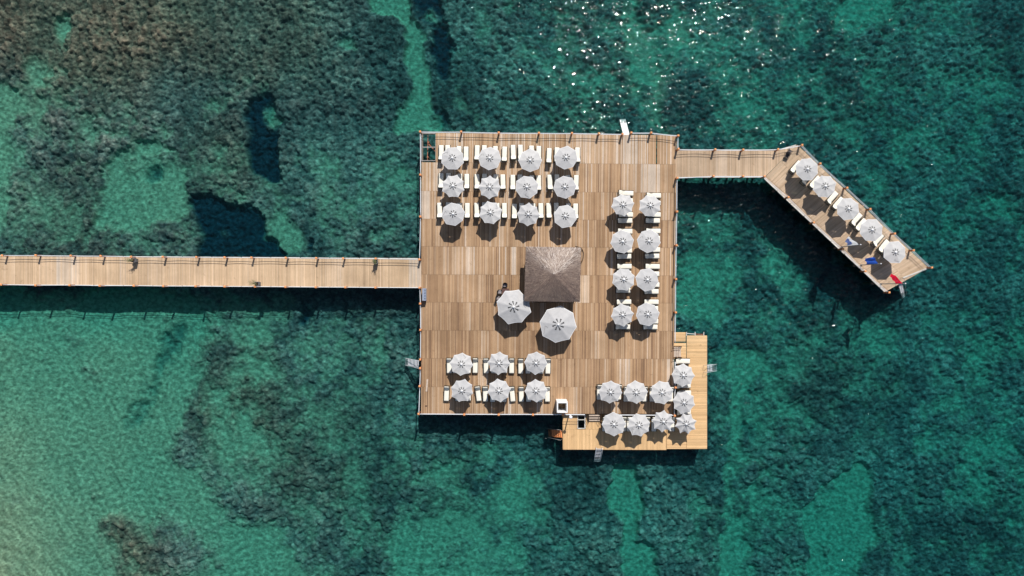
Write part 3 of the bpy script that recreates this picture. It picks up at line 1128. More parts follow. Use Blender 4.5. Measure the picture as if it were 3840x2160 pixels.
# ------------------------------------------------------------------ changing cabin
pc = P(2109, 1528, ZM + 2.3)
k_ = (H - ZM - 2.3) / F
cabn = thing('changing_cabin', 'white open topped changing cabin near the bottom railing', 'cabin', (pc.x, pc.y, ZM))
w_, t_ = 40.5 * k_, 4.2 * k_
hh = 2.3
for nm, c, s in (('wall', (0, w_ / 2 - t_ / 2, hh / 2), (w_, t_, hh)), ('wall', (0, -w_ / 2 + t_ / 2, hh / 2), (w_, t_, hh)),
                 ('wall', (-w_ / 2 + t_ / 2, 0, hh / 2), (t_, w_ - 2 * t_, hh)), ('wall', (w_ / 2 - t_ / 2, 0, hh / 2), (t_, w_ - 2 * t_, hh))):
    b = MB()
    b.box(c, s)
    b.build(nm, M['white'], cabn)
b = MB()
for sx in (-1, 1):
    for sy in (-1, 1):
        b.lathe([(0.03, hh), (0.03, hh + 0.012), (0.02, hh + 0.02)], (sx * (w_ / 2 - t_ / 2), sy * (w_ / 2 - t_ / 2), 0), 8)
b.build('bolt_heads', M['pole'], cabn)

# lamp on a pole
pl_ = P(2140.5, 1564.5, ZM + 1.75)
pf = (pl_.x, pl_.y)
lamp = thing('pole_lamp', 'white round lamp on a pole beside the bottom railing', 'lamp', (pf[0], pf[1], ZA))
b = MB()
b.tube([(0, 0, 0), (0, 0, 2.3)], 0.07, 10)
b.lathe([(0.13, 0.0), (0.13, 0.03)], (0, 0, 0), 12)
b.build('pole', M['white'], lamp, True)
b = MB()
b.lathe([(0.10, 2.3), (0.19, 2.34), (0.205, 2.40), (0.19, 2.45), (0.08, 2.475)], n=20)
b.build('lamp_shade', M['lamp'], lamp, True)

# bin with four slots
pb_ = P(1590, 1104.5, ZM + 0.85)
rb = thing('recycling_bin', 'long blue grey bin with four dark slots beside the walkway mouth', 'bin', (pb_.x, pb_.y, ZM))
b = MB()
kk = (H - ZM - 0.85) / F
wx, wy = 14.5 * kk, 46 * kk
b.hexa([(-wx / 2, -wy / 2, 0), (wx / 2, -wy / 2, 0), (wx / 2, wy / 2, 0), (-wx / 2, wy / 2, 0)],
       [(-wx / 2, -wy / 2, 0.9), (wx / 2, -wy / 2, 0.84), (wx / 2, wy / 2, 0.84), (-wx / 2, wy / 2, 0.9)])
b.build('body', M['bin'], rb)
for i in range(4):
    s = MB()
    y = wy / 2 - (7.5 + i * 10.3) * kk
    s.box((wx / 2 - 3.7 * kk, y, 0.857), (2.6 * kk, 6.2 * kk, 0.012), mtx=Matrix.Rotation(R(7.5), 3, 'Y'))
    s.build('slot', M['black'], rb)
b = MB()
b.bar((-wx / 2 + 0.05, -wy / 2, 0.903), (-wx / 2 + 0.05, wy / 2, 0.903), 0.05, 0.02)
b.build('lid_hinge', M['steel'], rb)


# ------------------------------------------------------------------ planters
def planter(px, py, label, lean, seed, z=ZM, h=0.85):
    p = P(px, py, z + h)
    ro = thing('potted_plant', label, 'planter', (p.x, p.y, z), group='potted plants along the walkway')
    r = random.Random(seed)
    b = MB()
    s0, s1 = 0.19, 0.25
    sq = lambda s, zz: [(-s, -s, zz), (s, -s, zz), (s, s, zz), (-s, s, zz)]
    b.hexa(sq(s0, 0), sq(s1, h - 0.06))
    # rim
    for (cx, cy, lx, ly) in ((0, s1 - .02, 2 * s1, .04), (0, -s1 + .02, 2 * s1, .04), (s1 - .02, 0, .04, 2 * s1 - .08), (-s1 + .02, 0, .04, 2 * s1 - .08)):
        b.box((cx, cy, h - 0.03), (lx, ly, 0.06))
    b.build('pot', M['pot'], ro)
    so = MB()
    so.box((0, 0, h - 0.05), (2 * s1 - .09, 2 * s1 - .09, 0.016))
    so.build('soil', M['soil'], ro)
    st, lf = MB(), MB()
    for k in range(13):
        a = r.uniform(0, 6.28)
        L_ = r.uniform(0.35, 0.85)
        dx = math.cos(a) * 0.35 * L_ + lean[0] * L_ * r.uniform(0.5, 1.2)
        dy = math.sin(a) * 0.35 * L_ + lean[1] * L_ * r.uniform(0.5, 1.2)
        base = Vector((r.uniform(-.08, .08), r.uniform(-.08, .08), h - 0.05))
        tip = base + Vector((dx, dy, L_))
        mid = base.lerp(tip, 0.5) + Vector((0, 0, 0.08))
        st.tube([base, mid, tip], [0.014, 0.01, 0.004], 5)
        for q in range(17):
            t = r.uniform(0.3, 1.02)
            c = base.lerp(mid, t * 2) if t < 0.5 else mid.lerp(tip, t * 2 - 1)
            c = c + Vector((r.gauss(0, .06), r.gauss(0, .06), r.gauss(0, .05)))
            d = Vector((r.gauss(0, 1), r.gauss(0, 1), r.gauss(0.2, .6))).normalized()
            w = d.cross(Vector((r.gauss(0, 1), r.gauss(0, 1), 1))).normalized()
            l, ww = r.uniform(.05, .10), r.uniform(.018, .035)
            lf.quad([c, c + d * l * .5 + w * ww, c + d * l, c + d * l * .5 - w * ww])
    st.build('stem', M['twig'], ro)
    lf.build('foliage', M['leaf'], ro)
    return ro


planter(499, 975.5, 'grey planter with bushy plant leaning left, upper walkway side', (-0.75, 0.0), 3)
planter(1407.5, 981, 'grey planter with upright plant, upper walkway side near the platform', (-0.02, -0.12), 9)
planter(963, 1064, 'grey planter with sprawling plant on the lower walkway side', (-0.75, 0.30), 15)


# ------------------------------------------------------------------ flags
def flagpole(foot, top, label, cloth):
    z0 = ZM - 0.3
    f = P(*foot, ZM)
    hgt = 5.0
    # the pole is upright: its height follows from how far its head leans out of the foot
    ro = thing('flagpole', label, 'flagpole', (f.x, f.y, z0), group='flagpoles on the jetty edge')
    d = math.hypot(top[0] - foot[0], top[1] - foot[1]) / math.hypot(top[0] - 1920, top[1] - 1080)
    hgt = d * (H - ZM) + 0.3
    b = MB()
    b.tube([(0, 0, 0), (0, 0, 1.5), (0, 0, hgt)], [0.06, 0.055, 0.035], 10)
    b.build('pole', M['steel'], ro, True)
    b = MB()
    b.lathe([(0.03, hgt), (0.075, hgt + 0.05), (0.075, hgt + 0.10), (0.02, hgt + 0.15)], n=12)
    b.build('finial', M['white'], ro, True)
    b = MB()
    b.box((0, 0, 0.2), (0.22, 0.22, 0.36))
    b.build('bracket', M['steel'], ro)
    return ro, f, z0, hgt


def flag(foot, top, zs, ze_, u_top, u_bot, fly_top, fly_bot, drop, label, m_main, ripple, seed, name='flag'):
    """cloth between the pole (share of its height u_top..u_bot) and its two flying corners"""
    A1, A0 = P(*foot, ZM), None
    zt, zb = zs + (ze_ - zs) * u_top, zs + (ze_ - zs) * u_bot
    c_th, c_bh = Vector((A1.x, A1.y, zt)), Vector((A1.x, A1.y, zb))
    c_tf, c_bf = P(*fly_top, zt - drop), P(*fly_bot, zb - drop * 0.8)
    side = (c_tf - c_th).cross(c_bh - c_th).normalized()
    nu, nv_ = 20, 12

    def S(u, v, off=0.0):
        """u from the pole outwards, v from the bottom up"""
        p = c_bh.lerp(c_bf, u).lerp(c_th.lerp(c_tf, u), v)
        p = p + Vector((0, 0, 0.25 * drop * 4 * u * (1 - u)))
        p += side * (ripple * math.sin(u * 8.5 + seed + v * 2.2) * min(1, u * 2.5) + ripple * 0.5 * math.sin(u * 17 - v * 5 + seed) * u)
        return p + side * off
    b = MB()
    for i in range(nu):
        for j in range(nv_):
            u0, u1, v0, v1 = i / nu, (i + 1) / nu, j / nv_, (j + 1) / nv_
            b.quad([S(u0, v0), S(u1, v0), S(u1, v1), S(u0, v1)])
    o = b.build(name, m_main, None, True)
    o['label'] = label
    o['category'] = 'flag'
    o['group'] = 'flags flying from the jetty poles'
    return S, o


def patch(S, o, name, m, poly, n=14):
    """flat emblem lying 8 mm over the cloth, both faces; poly in (u,v)"""
    for off in (0.012, -0.012):
        b = MB()
        cu = sum(p[0] for p in poly) / len(poly)
        cv = sum(p[1] for p in poly) / len(poly)
        for i in range(len(poly)):
            a, c = poly[i], poly[(i + 1) % len(poly)]
            for s in range(3):
                f0, f1 = s / 3, (s + 1) / 3
                q = [lerp((cu, cv), a, f0), lerp((cu, cv), a, f1), lerp((cu, cv), c, f1), lerp((cu, cv), c, f0)]
                b.quad([S(x, y, off) for x, y in (q if s else q[1:] )])
        b.build(name, m, o)


ro, f1, z0, hg = flagpole((3158, 926), (3226.5, 918.5), 'steel flagpole carrying the white and pale blue flag', 0)
S, o = flag((3158, 926), (3226.5, 918.5), z0, z0 + hg, 0.92, 0.30, (3180.0, 888.0), (3168.8, 903.8), 0.8, 'white flag with a pale blue panel flying over the jetty', M['flag_white'], 0.06, 0.4)
patch(S, o, 'emblem', M['flag_pale'], [(0.16, 0.14), (0.55, 0.10), (0.84, 0.06), (0.97, 0.06), (0.97, 0.70), (0.80, 0.72), (0.5, 0.62), (0.2, 0.5)])
ro, f2, z0, hg = flagpole((3229, 994), (3302.5, 991.5), 'steel flagpole carrying the plain blue flag', 0)
S, o = flag((3229, 994), (3302.5, 991.5), z0, z0 + hg, 0.87, 0.33, (3274.7, 964.0), (3242.1, 970.0), 0.6, 'blue flag with a faint pale ring flying over the jetty', M['flag_blue'], 0.07, 2.0)
for k in range(12):
    a = 2 * math.pi * k / 12
    cu, cv = 0.5 + 0.19 * math.cos(a), 0.5 + 0.29 * math.sin(a)
    patch(S, o, 'emblem', M['flag_mark'], [(cu + 0.03 * math.cos(t), cv + 0.045 * math.sin(t)) for t in (0, 1.257, 2.513, 3.77, 5.027)])
ro, f3, z0, hg = flagpole((3303, 1064.5), (3394.5, 1063.5), 'steel flagpole carrying the red flag at the jetty tip', 0)
S, o = flag((3303, 1064.5), (3394.5, 1063.5), z0, z0 + hg, 0.91, 0.64, (3343.6, 1024.9), (3335.8, 1037.0), 0.7, 'red flag with white crescent and star at the jetty tip', M['flag_red'], 0.05, 3.3)
cr = []
for k in range(13):
    t = R(40 + k * 280 / 12)
    cr.append((0.36 - 0.0 + 0.125 * math.cos(t), 0.5 + 0.25 * math.sin(t)))
for k in range(13):
    t = R(320 - k * 280 / 12 + 0)
    cr.append((0.39 + 0.098 * math.cos(t), 0.5 + 0.20 * math.sin(t)))
for off in (0.012, -0.012):
    b = MB()
    for k in range(12):
        b.quad([S(*cr[k], off), S(*cr[k + 1], off), S(*cr[25 - k - 1], off), S(*cr[25 - k], off)])
    b.build('crescent', M['flag_white'], o)
star = []
for k in range(10):
    t = R(180 + 36 * k)
    q = 1.0 if k % 2 == 0 else 0.4
    star.append((0.54 + 0.062 * q * math.cos(t), 0.5 + 0.125 * q * math.sin(t)))
patch(S, o, 'star', M['flag_white'], star)


# ------------------------------------------------------------------ ladders and steps
def ladder(top, bot, zt, zb, wid, n, label, treadm='alu', railm='steel', depth=0.2, hand=True, name='swim_ladder', group='swimming ladders', hand_h=0.75, both=True):
    a, c = P(*top, zt), P(*bot, zb)
    root = thing(name, label, 'ladder', (a.x, a.y, zt), group=group)
    d = c - a
    flat = Vector((d.x, d.y, 0)).normalized()
    s = Vector((-flat.y, flat.x, 0))
    for k in (-1, 1):
        b = MB()
        o = s * (k * wid / 2)
        b.bar(a + o, c + o, 0.05, 0.10)
        b.build('side_rail', M[railm], root, False, root)
    for i in range(n):
        t = (i + 0.5) / n
        q = a.lerp(c, t)
        b = MB()
        m = Matrix((flat, s, Vector((0, 0, 1)))).transposed()
        b.box(q + Vector((0, 0, 0.03)), (depth, wid - 0.06, 0.035), mtx=m)
        b.build('tread', M[treadm], root, False, root)
    if hand:
        for k in ((-1, 1) if both else (1,)):
            o = s * (k * (wid / 2 + 0.03))
            b = MB()
            b.tube([a + o - flat * 0.15 + Vector((0, 0, 0)), a + o - flat * 0.12 + Vector((0, 0, hand_h)), a + o + flat * 0.12 + Vector((0, 0, hand_h)),
                    a.lerp(c, 0.55) + o + Vector((0, 0, hand_h * 0.8)), a.lerp(c, 0.95) + o + Vector((0, 0, hand_h * 0.55)), a.lerp(c, 0.97) + o], 0.024, 6)
            b.build('handrail', M[railm], root, True, root)
    return root


ladder((1571, 1365), (1519, 1355), ZM, -0.5, 0.82, 10, 'aluminium ladder sloping into the sea from the platform left edge', 'alu', 'alu', 0.10, hand_h=0.6)
ladder((2643, 1381), (2688, 1377), ZA, -0.6, 0.80, 8, 'aluminium ladder on the right edge of the lower deck', 'alu', 'alu', 0.10, hand_h=0.7)
ladder((2246, 1681), (2238, 1731), ZA + 0.05, -0.6, 0.72, 9, 'aluminium ladder on the bottom edge of the lower deck', 'alu', 'alu', 0.09, hand_h=0.5)
ladder((3372, 1052), (3389, 1116), ZM, -0.7, 0.55, 13, 'grey ladder hanging off the jetty tip under the red flag', 'alu', 'steel', 0.10, hand_h=0.6)
ladder((2349, 506), (2334, 448), ZM, -0.6, 0.72, 12, 'metal ladder coloured white as sun glare, sloping into the sea at the top edge', 'white', 'white', 0.22, hand_h=0.5, both=False)  # metal ladder, its sun glare put in as plain white colour
ladder((2108, 1628), (2056, 1623), ZA, -0.5, 0.85, 8, 'orange timber steps going down into the sea left of the lower deck', 'orange_wood', 'orange_wood', 0.20, name='timber_steps', group=None, hand=False)
st = bpy.data.objects['timber_steps']
for k in (0, 1):
    b = MB()
    ys = ((1613, 1606), (1651, 1639))[k]
    b.tube([P(2108, ys[0] + (2 if k == 0 else -6), ZA), P(2102, ys[0], ZA + 0.55), P(2076, (ys[0] + ys[1]) / 2, ZA + 0.1), P(2046, ys[1], -0.4)], 0.025, 6)
    b.build('handrail', M['steel'], st, True, st)

# stairs between the decks
sr = thing('deck_stairs', 'dark framed stairs with three pale treads from platform to lower deck', 'stairs', P(2229, 1566, ZA))
for i, y in enumerate((1558, 1567, 1576)):
    b = MB()
    z = ZM - 0.14 - i * 0.19
    b.bar(P(2209, y, z), P(2249, y, z), 0.17, 0.04)
    b.build('tread', M['step'], sr, False, sr)
    b = MB()
    b.bar(P(2209, y - 3.4, z - 0.10), P(2249, y - 3.4, z - 0.10), 0.03, 0.15)
    b.build('riser', M['dark_wood'], sr, False, sr)
for x in (2206.5, 2251.5):
    b = MB()
    b.bar(P(x, 1554, ZM - 0.12), P(x, 1584, ZA + 0.06), 0.06, 0.2)
    b.build('stringer', M['dark_wood'], sr, False, sr)
    b = MB()
    b.tube([P(x, 1553, ZM - 0.1), P(x, 1553, ZM + 0.75), P(x, 1583, ZA + 0.75), P(x, 1583, ZA + 0.0)], 0.025, 6)
    b.tube([P(x, 1553, ZM + 0.35), P(x, 1583, ZA + 0.38)], 0.02, 6)
    b.build('handrail', M['dark_wood'], sr, False, sr)
sr = thing('deck_stairs', 'pale stairs with dark handrails beside the lower deck landing', 'stairs', P(2540, 1320, ZA))
for i, x in enumerate((2531, 2540, 2549)):
    b = MB()
    z = ZM - 0.14 - i * 0.19
    b.bar(P(x, 1301, z), P(x, 1338, z), 0.27, 0.04)
    b.build('tread', M['step'], sr, False, sr)
for y in (1299, 1340):
    b = MB()
    b.bar(P(2527, y, ZM - 0.12), P(2556, y, ZA + 0.06), 0.06, 0.2)
    b.build('stringer', M['dark_wood'], sr, False, sr)
    b = MB()
    b.tube([P(2527, y, ZM - 0.1), P(2527, y, ZM + 0.75), P(2556, y, ZA + 0.75), P(2556, y, ZA + 0.0)], 0.03, 6)
    b.tube([P(2527, y, ZM + 0.35), P(2556, y, ZA + 0.38)], 0.025, 6)
    b.build('handrail', M['dark_wood'], sr, False, sr)

# a loose board on the platform
b = MB()
b.bar(P(1603, 1422, ZM + 0.03), P(1599, 1468, ZM + 0.03), 0.20, 0.04)
o = b.build('loose_board', M['step'], None)
o['label'] = 'pale loose board lying near the platform bottom left corner'
o['category'] = 'board'
b = MB()
b.bar(P(1594, 1522, ZM + 0.03), P(1602, 1522, ZM + 0.03), 0.10, 0.05)
o = b.build('wood_block', M['dark_wood'], None)
o['label'] = 'small dark block lying near the platform bottom left corner'
o['category'] = 'wood block'


# ------------------------------------------------------------------ sea bed
def tabnoise(x, y, seed):
    g = np.random.RandomState(seed).rand(256, 256).astype(np.float32)
    xi, yi = np.floor(x).astype(np.int64), np.floor(y).astype(np.int64)
    fx, fy = (x - xi).astype(np.float32), (y - yi).astype(np.float32)
    fx, fy = fx * fx * (3 - 2 * fx), fy * fy * (3 - 2 * fy)
    x0, x1, y0, y1 = xi & 255, (xi + 1) & 255, yi & 255, (yi + 1) & 255
    return (g[x0, y0] * (1 - fx) + g[x1, y0] * fx) * (1 - fy) + (g[x0, y1] * (1 - fx) + g[x1, y1] * fx) * fy


def fbm(x, y, seed, oct_=4, gain=0.5):
    s, a, t = 0, 1.0, 0
    for o_ in range(oct_):
        s = s + a * (tabnoise(x * 2 ** o_ + 17.3 * o_, y * 2 ** o_ + 5.1 * o_, seed + o_) - 0.5)
        t += a
        a *= gain
    return s / t * 2          # about -1..1


def domes(x, y, cell, seed, rad=0.75):
    """rounded coral heads: jittered grid of half spheres, the tallest wins"""
    rs = np.random.RandomState(seed)
    jx, jy, jr = (rs.rand(256, 256).astype(np.float32) for _ in range(3))
    u, v = x / cell, y / cell
    ui, vi = np.floor(u).astype(np.int64), np.floor(v).astype(np.int64)
    h = np.zeros_like(u, dtype=np.float32)
    idr = np.zeros_like(h)
    for dx in (-1, 0, 1):
        for dy in (-1, 0, 1):
            a, c = (ui + dx) & 255, (vi + dy) & 255
            r_ = rad * (0.55 + 0.45 * jr[a, c])
            d2 = (u - (ui + dx + jx[a, c])) ** 2 + (v - (vi + dy + jy[a, c])) ** 2
            q = np.sqrt(np.maximum(0, 1 - d2 / (r_ * r_))) * r_
            m = q > h
            h = np.where(m, q, h)
            idr = np.where(m, jr[c, a], idr)
    return h, idr


def inside(px, py, poly):
    m = np.zeros(px.shape, bool)
    n = len(poly)
    for i in range(n):
        x0, y0 = poly[i]
        x1, y1 = poly[(i + 1) % n]
        if y0 == y1:
            continue
        c = ((y0 > py) != (y1 > py)) & (px < (x1 - x0) * (py - y0) / (y1 - y0) + x0)
        m ^= c
    return m


def blur(a, r):
    for _ in range(2):
        for ax in (0, 1):
            if r < 1:
                continue
            pad = [(0, 0), (0, 0)]
            pad[ax] = (r + 1, r)
            c = np.cumsum(np.pad(a, pad, mode='edge'), axis=ax)
            n = 2 * r + 1
            a = (np.take(c, range(n, c.shape[ax]), axis=ax) - np.take(c, range(0, c.shape[ax] - n), axis=ax)) / n
    return a


# what lies where on the bottom: (kind, softness in cells, strength, outline in photograph pixels)
SAND, REEF, HOLE_SHADE, BROWN = 0, 1, 2, 3
MAP = [
    # bottom left sand flat
    (SAND, 8, 1.0, [(-600, 1080), (700, 1080), (840, 1200), (800, 1305), (761, 1407), (731, 1539), (658, 1627), (636, 1758), (783, 1788), (819, 1868), (914, 1941), (1024, 1963), (1090, 2014), (1130, 2160), (1130, 2500), (-600, 2500)]),
    (SAND, 6, 0.75, [(700, 1090), (1150, 1090), (1120, 1180), (1010, 1290), (800, 1310)]),
    (SAND, 6, 0.65, [(973, 1466), (1120, 1430), (1160, 1540), (1060, 1590), (980, 1540)]),
    (SAND, 7, 0.45, [(1120, 1250), (1300, 1200), (1340, 1420), (1200, 1500)]),
    (REEF, 6, 0.55, [(366, 1927), (468, 1920), (556, 1992), (640, 2080), (640, 2260), (439, 2260), (417, 2022)]),
    (REEF, 6, 0.5, [(556, 1960), (800, 2000), (830, 2160), (560, 2160)]),
    (REEF, 6, 0.35, [(120, 1815), (220, 1810), (235, 1900), (130, 1915)]),
    (SAND, 12, 0.6, [(731, 1300), (1060, 1280), (1120, 1900), (900, 1900), (640, 1760)]),
    # channel at the top
    (SAND, 2, 1.0, [(1380, -120), (1389, 30), (1478, 50), (1513, 114), (1508, 199), (1543, 318), (1518, 378), (1478, 427), (1493, 500), (1645, 500), (1642, 477), (1627, 398), (1617, 318), (1612, 199), (1593, 139), (1558, 70), (1538, 0), (1530, -120)]),
    (SAND, 3, 0.6, [(1290, 140), (1340, 150), (1330, 210), (1270, 190)]),
    (SAND, 4, 0.6, [(1372, 390), (1400, 410), (1390, 470), (1365, 450)]),
    # upper left
    (SAND, 4, 0.9, [(-600, 250), (40, 300), (95, 350), (90, 430), (70, 520), (60, 640), (50, 850), (-20, 950), (-600, 950)]),
    (SAND, 3, 0.8, [(225, 75), (262, 70), (285, 130), (255, 190), (215, 175)]),
    (SAND, 4, 0.7, [(390, 120), (430, 85), (455, 110), (430, 150), (395, 170)]),
    (SAND, 5, 0.6, [(80, 200), (200, 200), (330, 260), (300, 330), (180, 320), (90, 300)]),
    (SAND, 3, 0.95, [(385, 621), (515, 528), (621, 534), (702, 602), (708, 714), (745, 776), (739, 826), (621, 826), (509, 870), (348, 870), (335, 795), (404, 714)]),
    (SAND, 6, 0.5, [(180, 560), (240, 560), (260, 760), (150, 800)]),
    (SAND, 5, 0.55, [(230, 430), (330, 420), (360, 470), (280, 560), (210, 520)]),
    (SAND, 3, 0.85, [(1010, 800), (1080, 760), (1150, 860), (1165, 960), (1080, 980), (1020, 900)]),
    (SAND, 4, 0.6, [(1068, 690), (1140, 700), (1170, 780), (1120, 800), (1060, 740)]),
    (SAND, 5, 0.55, [(1190, 880), (1340, 900), (1400, 960), (1200, 965)]),
    (SAND, 5, 0.5, [(950, 270), (990, 260), (1010, 340), (960, 370)]),
    (SAND, 5, 0.6, [(760, 400), (830, 350), (840, 420), (790, 470)]),
    (SAND, 6, 0.45, [(680, 500), (780, 520), (800, 620), (730, 650)]),
    (SAND, 6, 0.4, [(1380, 480), (1560, 600), (1570, 760), (1450, 740), (1390, 620)]),
    (SAND, 14, 0.42, [(-600, 190), (330, 210), (560, 430), (720, 470), (1180, 640), (1180, 980), (-600, 980)]),
    (SAND, 14, 0.40, [(1030, 560), (1560, 600), (1560, 980), (1100, 980)]),
    (SAND, 14, 0.5, [(1150, 1150), (1560, 1150), (1560, 1650), (2100, 1700), (2100, 2260), (1100, 2260), (1000, 1700)]),
    (SAND, 16, 0.39, [(1700, -200), (4400, -200), (4400, 2400), (2600, 2400), (2600, 1000), (1700, 480)]),
    # bottom middle
    (SAND, 6, 0.74, [(1915, 1668), (1994, 1740), (2060, 1800), (2095, 1920), (2117, 1986), (2072, 2003), (1871, 1975), (1860, 2060), (1871, 2260), (1435, 2260), (1385, 1975), (1591, 1919), (1759, 1890), (1860, 1790)]),
    (SAND, 5, 0.55, [(1330, 1640), (1440, 1650), (1450, 1740), (1340, 1760)]),
    (SAND, 8, 0.5, [(1600, 1640), (1900, 1640), (1900, 1760), (1640, 1760)]),
    (REEF, 5, 0.5, [(1760, 1810), (1850, 1800), (1850, 1870), (1770, 1890)]),
    (REEF, 5, 0.5, [(1640, 1930), (1700, 1930), (1700, 1990), (1640, 1980)]),
    (SAND, 2, 0.95, [(2296, 1763), (2391, 1740), (2402, 1813), (2419, 1880), (2402, 1975), (2391, 2031), (2458, 2070), (2463, 2260), (2335, 2260), (2318, 2059), (2340, 1975), (2296, 1891)]),
    (SAND, 5, 0.5, [(2540, 1860), (2640, 1800), (2690, 1900), (2600, 2000)]),
    # right of the lower deck
    (SAND, 4, 0.88, [(2730, 1309), (2890, 1291), (2870, 1405), (2808, 1491), (2787, 1570), (2804, 1683), (2822, 1752), (2756, 1840), (2787, 1970), (2826, 2056), (2890, 2260), (2687, 2260), (2713, 1857), (2730, 1726), (2740, 1500)]),
    (SAND, 2, 0.95, [(3261, 1726), (3304, 1778), (3296, 1943), (3313, 2056), (3250, 2117), (3250, 2260), (3026, 2260), (3026, 1926), (3087, 1813), (3209, 1761)]),
    (SAND, 4, 0.88, [(2545, 925), (2780, 930), (2790, 1060), (2720, 1140), (2640, 1230), (2545, 1200)]),
    (SAND, 4, 0.7, [(2840, 935), (2950, 900), (3000, 1010), (2990, 1080), (2900, 1095)]),
    (SAND, 6, 0.4, [(3130, 1200), (3400, 1240), (3400, 1330), (3240, 1380), (3140, 1340)]),
    (SAND, 6, 0.4, [(3130, 1420), (3220, 1400), (3220, 1560), (3140, 1560)]),
    (SAND, 6, 0.35, [(3490, 1500), (3560, 1490), (3550, 1590), (3490, 1580)]),
    (SAND, 7, 0.4, [(3600, 1720), (3760, 1700), (3760, 1950), (3640, 2000)]),
    # upper right
    (SAND, 4, 0.9, [(2400, -100), (2390, 75), (2481, 62), (2540, 30), (2586, 75), (2599, 124), (2543, 248), (2518, 348), (2518, 500), (2437, 472), (2450, 348), (2380, 280), (2330, 200), (2340, -100)]),
    (SAND, 6, 0.75, [(3102, 25), (3250, -100), (3500, -100), (3394, 93), (3238, 112), (3145, 155)]),
    (SAND, 5, 0.4, [(3145, 199), (3226, 190), (3230, 260), (3160, 265)]),
    (SAND, 5, 0.4, [(3611, 397), (3692, 400), (3690, 450), (3620, 445)]),
    (SAND, 6, 0.3, [(3450, 260), (3540, 270), (3550, 350), (3460, 350)]),
    (SAND, 6, 0.35, [(2990, 500), (3110, 510), (3090, 560), (3010, 550)]),
    (SAND, 7, 0.3, [(3200, 650), (3310, 660), (3300, 820), (3210, 760)]),
    (SAND, 6, 0.3, [(3560, 700), (3640, 680), (3640, 800), (3570, 820)]),
    (SAND, 5, 0.45, [(2165, 308), (2273, 318), (2233, 440), (2174, 437)]),
    (SAND, 5, 0.35, [(2010, 380), (2080, 370), (2070, 430), (2020, 430)]),
    (SAND, 5, 0.4, [(1796, 455), (1950, 470), (1950, 500), (1796, 500)]),
    (SAND, 7, 0.2, [(1850, 150), (2050, 200), (2000, 330), (1850, 300)]),
    # dark holes, plus the bridge and jetty shadow painted on the bed
    (HOLE_SHADE, 2, 1.0, [(925, 397), (969, 379), (1018, 348), (1031, 385), (1050, 472), (1043, 559), (1050, 658), (1043, 683), (969, 674), (944, 621), (932, 559), (938, 484)]),
    (HOLE_SHADE, 2, 1.0, [(723, 730), (805, 723), (865, 768), (954, 775), (996, 812), (991, 880), (1029, 924), (1075, 975), (730, 975), (760, 895), (738, 835), (716, 775)]),
    (HOLE_SHADE, 2, 1.0, [(1543, -60), (1553, 10), (1568, 55), (1612, 119), (1622, 189), (1640, 243), (1657, 288), (1687, 283), (1697, 149), (1672, 85), (1662, 40), (1640, -60)]),
    (HOLE_SHADE, 2, 0.8, [(1627, 378), (1640, 480), (1677, 475), (1660, 425)]),
    (HOLE_SHADE, 2, 0.9, [(1145, 880), (1178, 900), (1180, 960), (1145, 950)]),
    (HOLE_SHADE, 2, 0.9, [(1133, 1133), (1165, 1120), (1165, 1180), (1150, 1226), (1112, 1224)]),
    (HOLE_SHADE, 3, 0.65, [(545, 620), (600, 615), (612, 670), (590, 700), (548, 690)]),
    (HOLE_SHADE, 3, 0.8, [(768, 1325), (805, 1330), (800, 1365), (770, 1362)]),
    (HOLE_SHADE, 2, 0.8, [(2112, 1940), (2135, 1942), (2152, 1985), (2118, 1978)]),
    (HOLE_SHADE, 3, 0.7, [(2402, 1860), (2425, 1862), (2462, 1915), (2440, 1918)]),
    (HOLE_SHADE, 3, 0.6, [(2550, 1875), (2575, 1880), (2572, 1905), (2550, 1900)]),
    (HOLE_SHADE, 3, 0.75, [(2822, 1435), (2850, 1440), (2838, 1510), (2815, 1505)]),
    (HOLE_SHADE, 3, 0.75, [(2800, 1590), (2838, 1595), (2830, 1660), (2808, 1670)]),
    (HOLE_SHADE, 4, 0.55, [(3252, 1700), (3290, 1720), (3325, 1800), (3310, 1810)]),
    (HOLE_SHADE, 4, 0.5, [(3300, 1830), (3330, 1840), (3325, 1960), (3300, 1960)]),
    (HOLE_SHADE, 4, 0.5, [(3400, 1250), (3440, 1280), (3450, 1330), (3420, 1310)]),
    (HOLE_SHADE, 4, 0.5, [(2770, 1950), (2800, 1985), (2900, 2100), (2880, 2130), (2800, 2030)]),
    (HOLE_SHADE, 4, 0.5, [(2510, 340), (2535, 340), (2540, 460), (2515, 470)]),
    (HOLE_SHADE, 6, 0.6, [(2545, 690), (2800, 690), (2900, 740), (3150, 980), (3200, 1150), (3080, 1120), (2960, 960), (2800, 800), (2545, 780)]),  # bridge and jetty shadow painted as a dark, lowered band
    (HOLE_SHADE, 4, 0.55, [(20, 510), (70, 500), (90, 540), (40, 570)]),
    (HOLE_SHADE, 4, 0.6, [(60, 250 * 0 + 480), (95, 470), (90, 510), (60, 520)]),
    (HOLE_SHADE, 4, 0.45, [(392, 140), (415, 150), (400, 175), (380, 165)]),
    (HOLE_SHADE, 6, 0.8, [(650, 1190), (720, 1190), (690, 1290), (610, 1400), (570, 1510), (490, 1650), (460, 1640), (530, 1480), (600, 1330)]),
    # light mounds inside the holes
    (SAND, 2, 0.75, [(985, 420), (1010, 400), (1042, 425), (1045, 480), (1010, 500), (985, 470)]),
    (SAND, 2, 0.8, [(1578, 40), (1620, 30), (1655, 70), (1655, 95), (1630, 105), (1600, 90)]),
    (SAND, 2, 0.6, [(1615, 200), (1640, 195), (1648, 225), (1628, 235)]),
    (SAND, 2, 0.6, [(815, 860), (850, 855), (860, 895), (830, 910)]),
    # brown weed grown to the surface
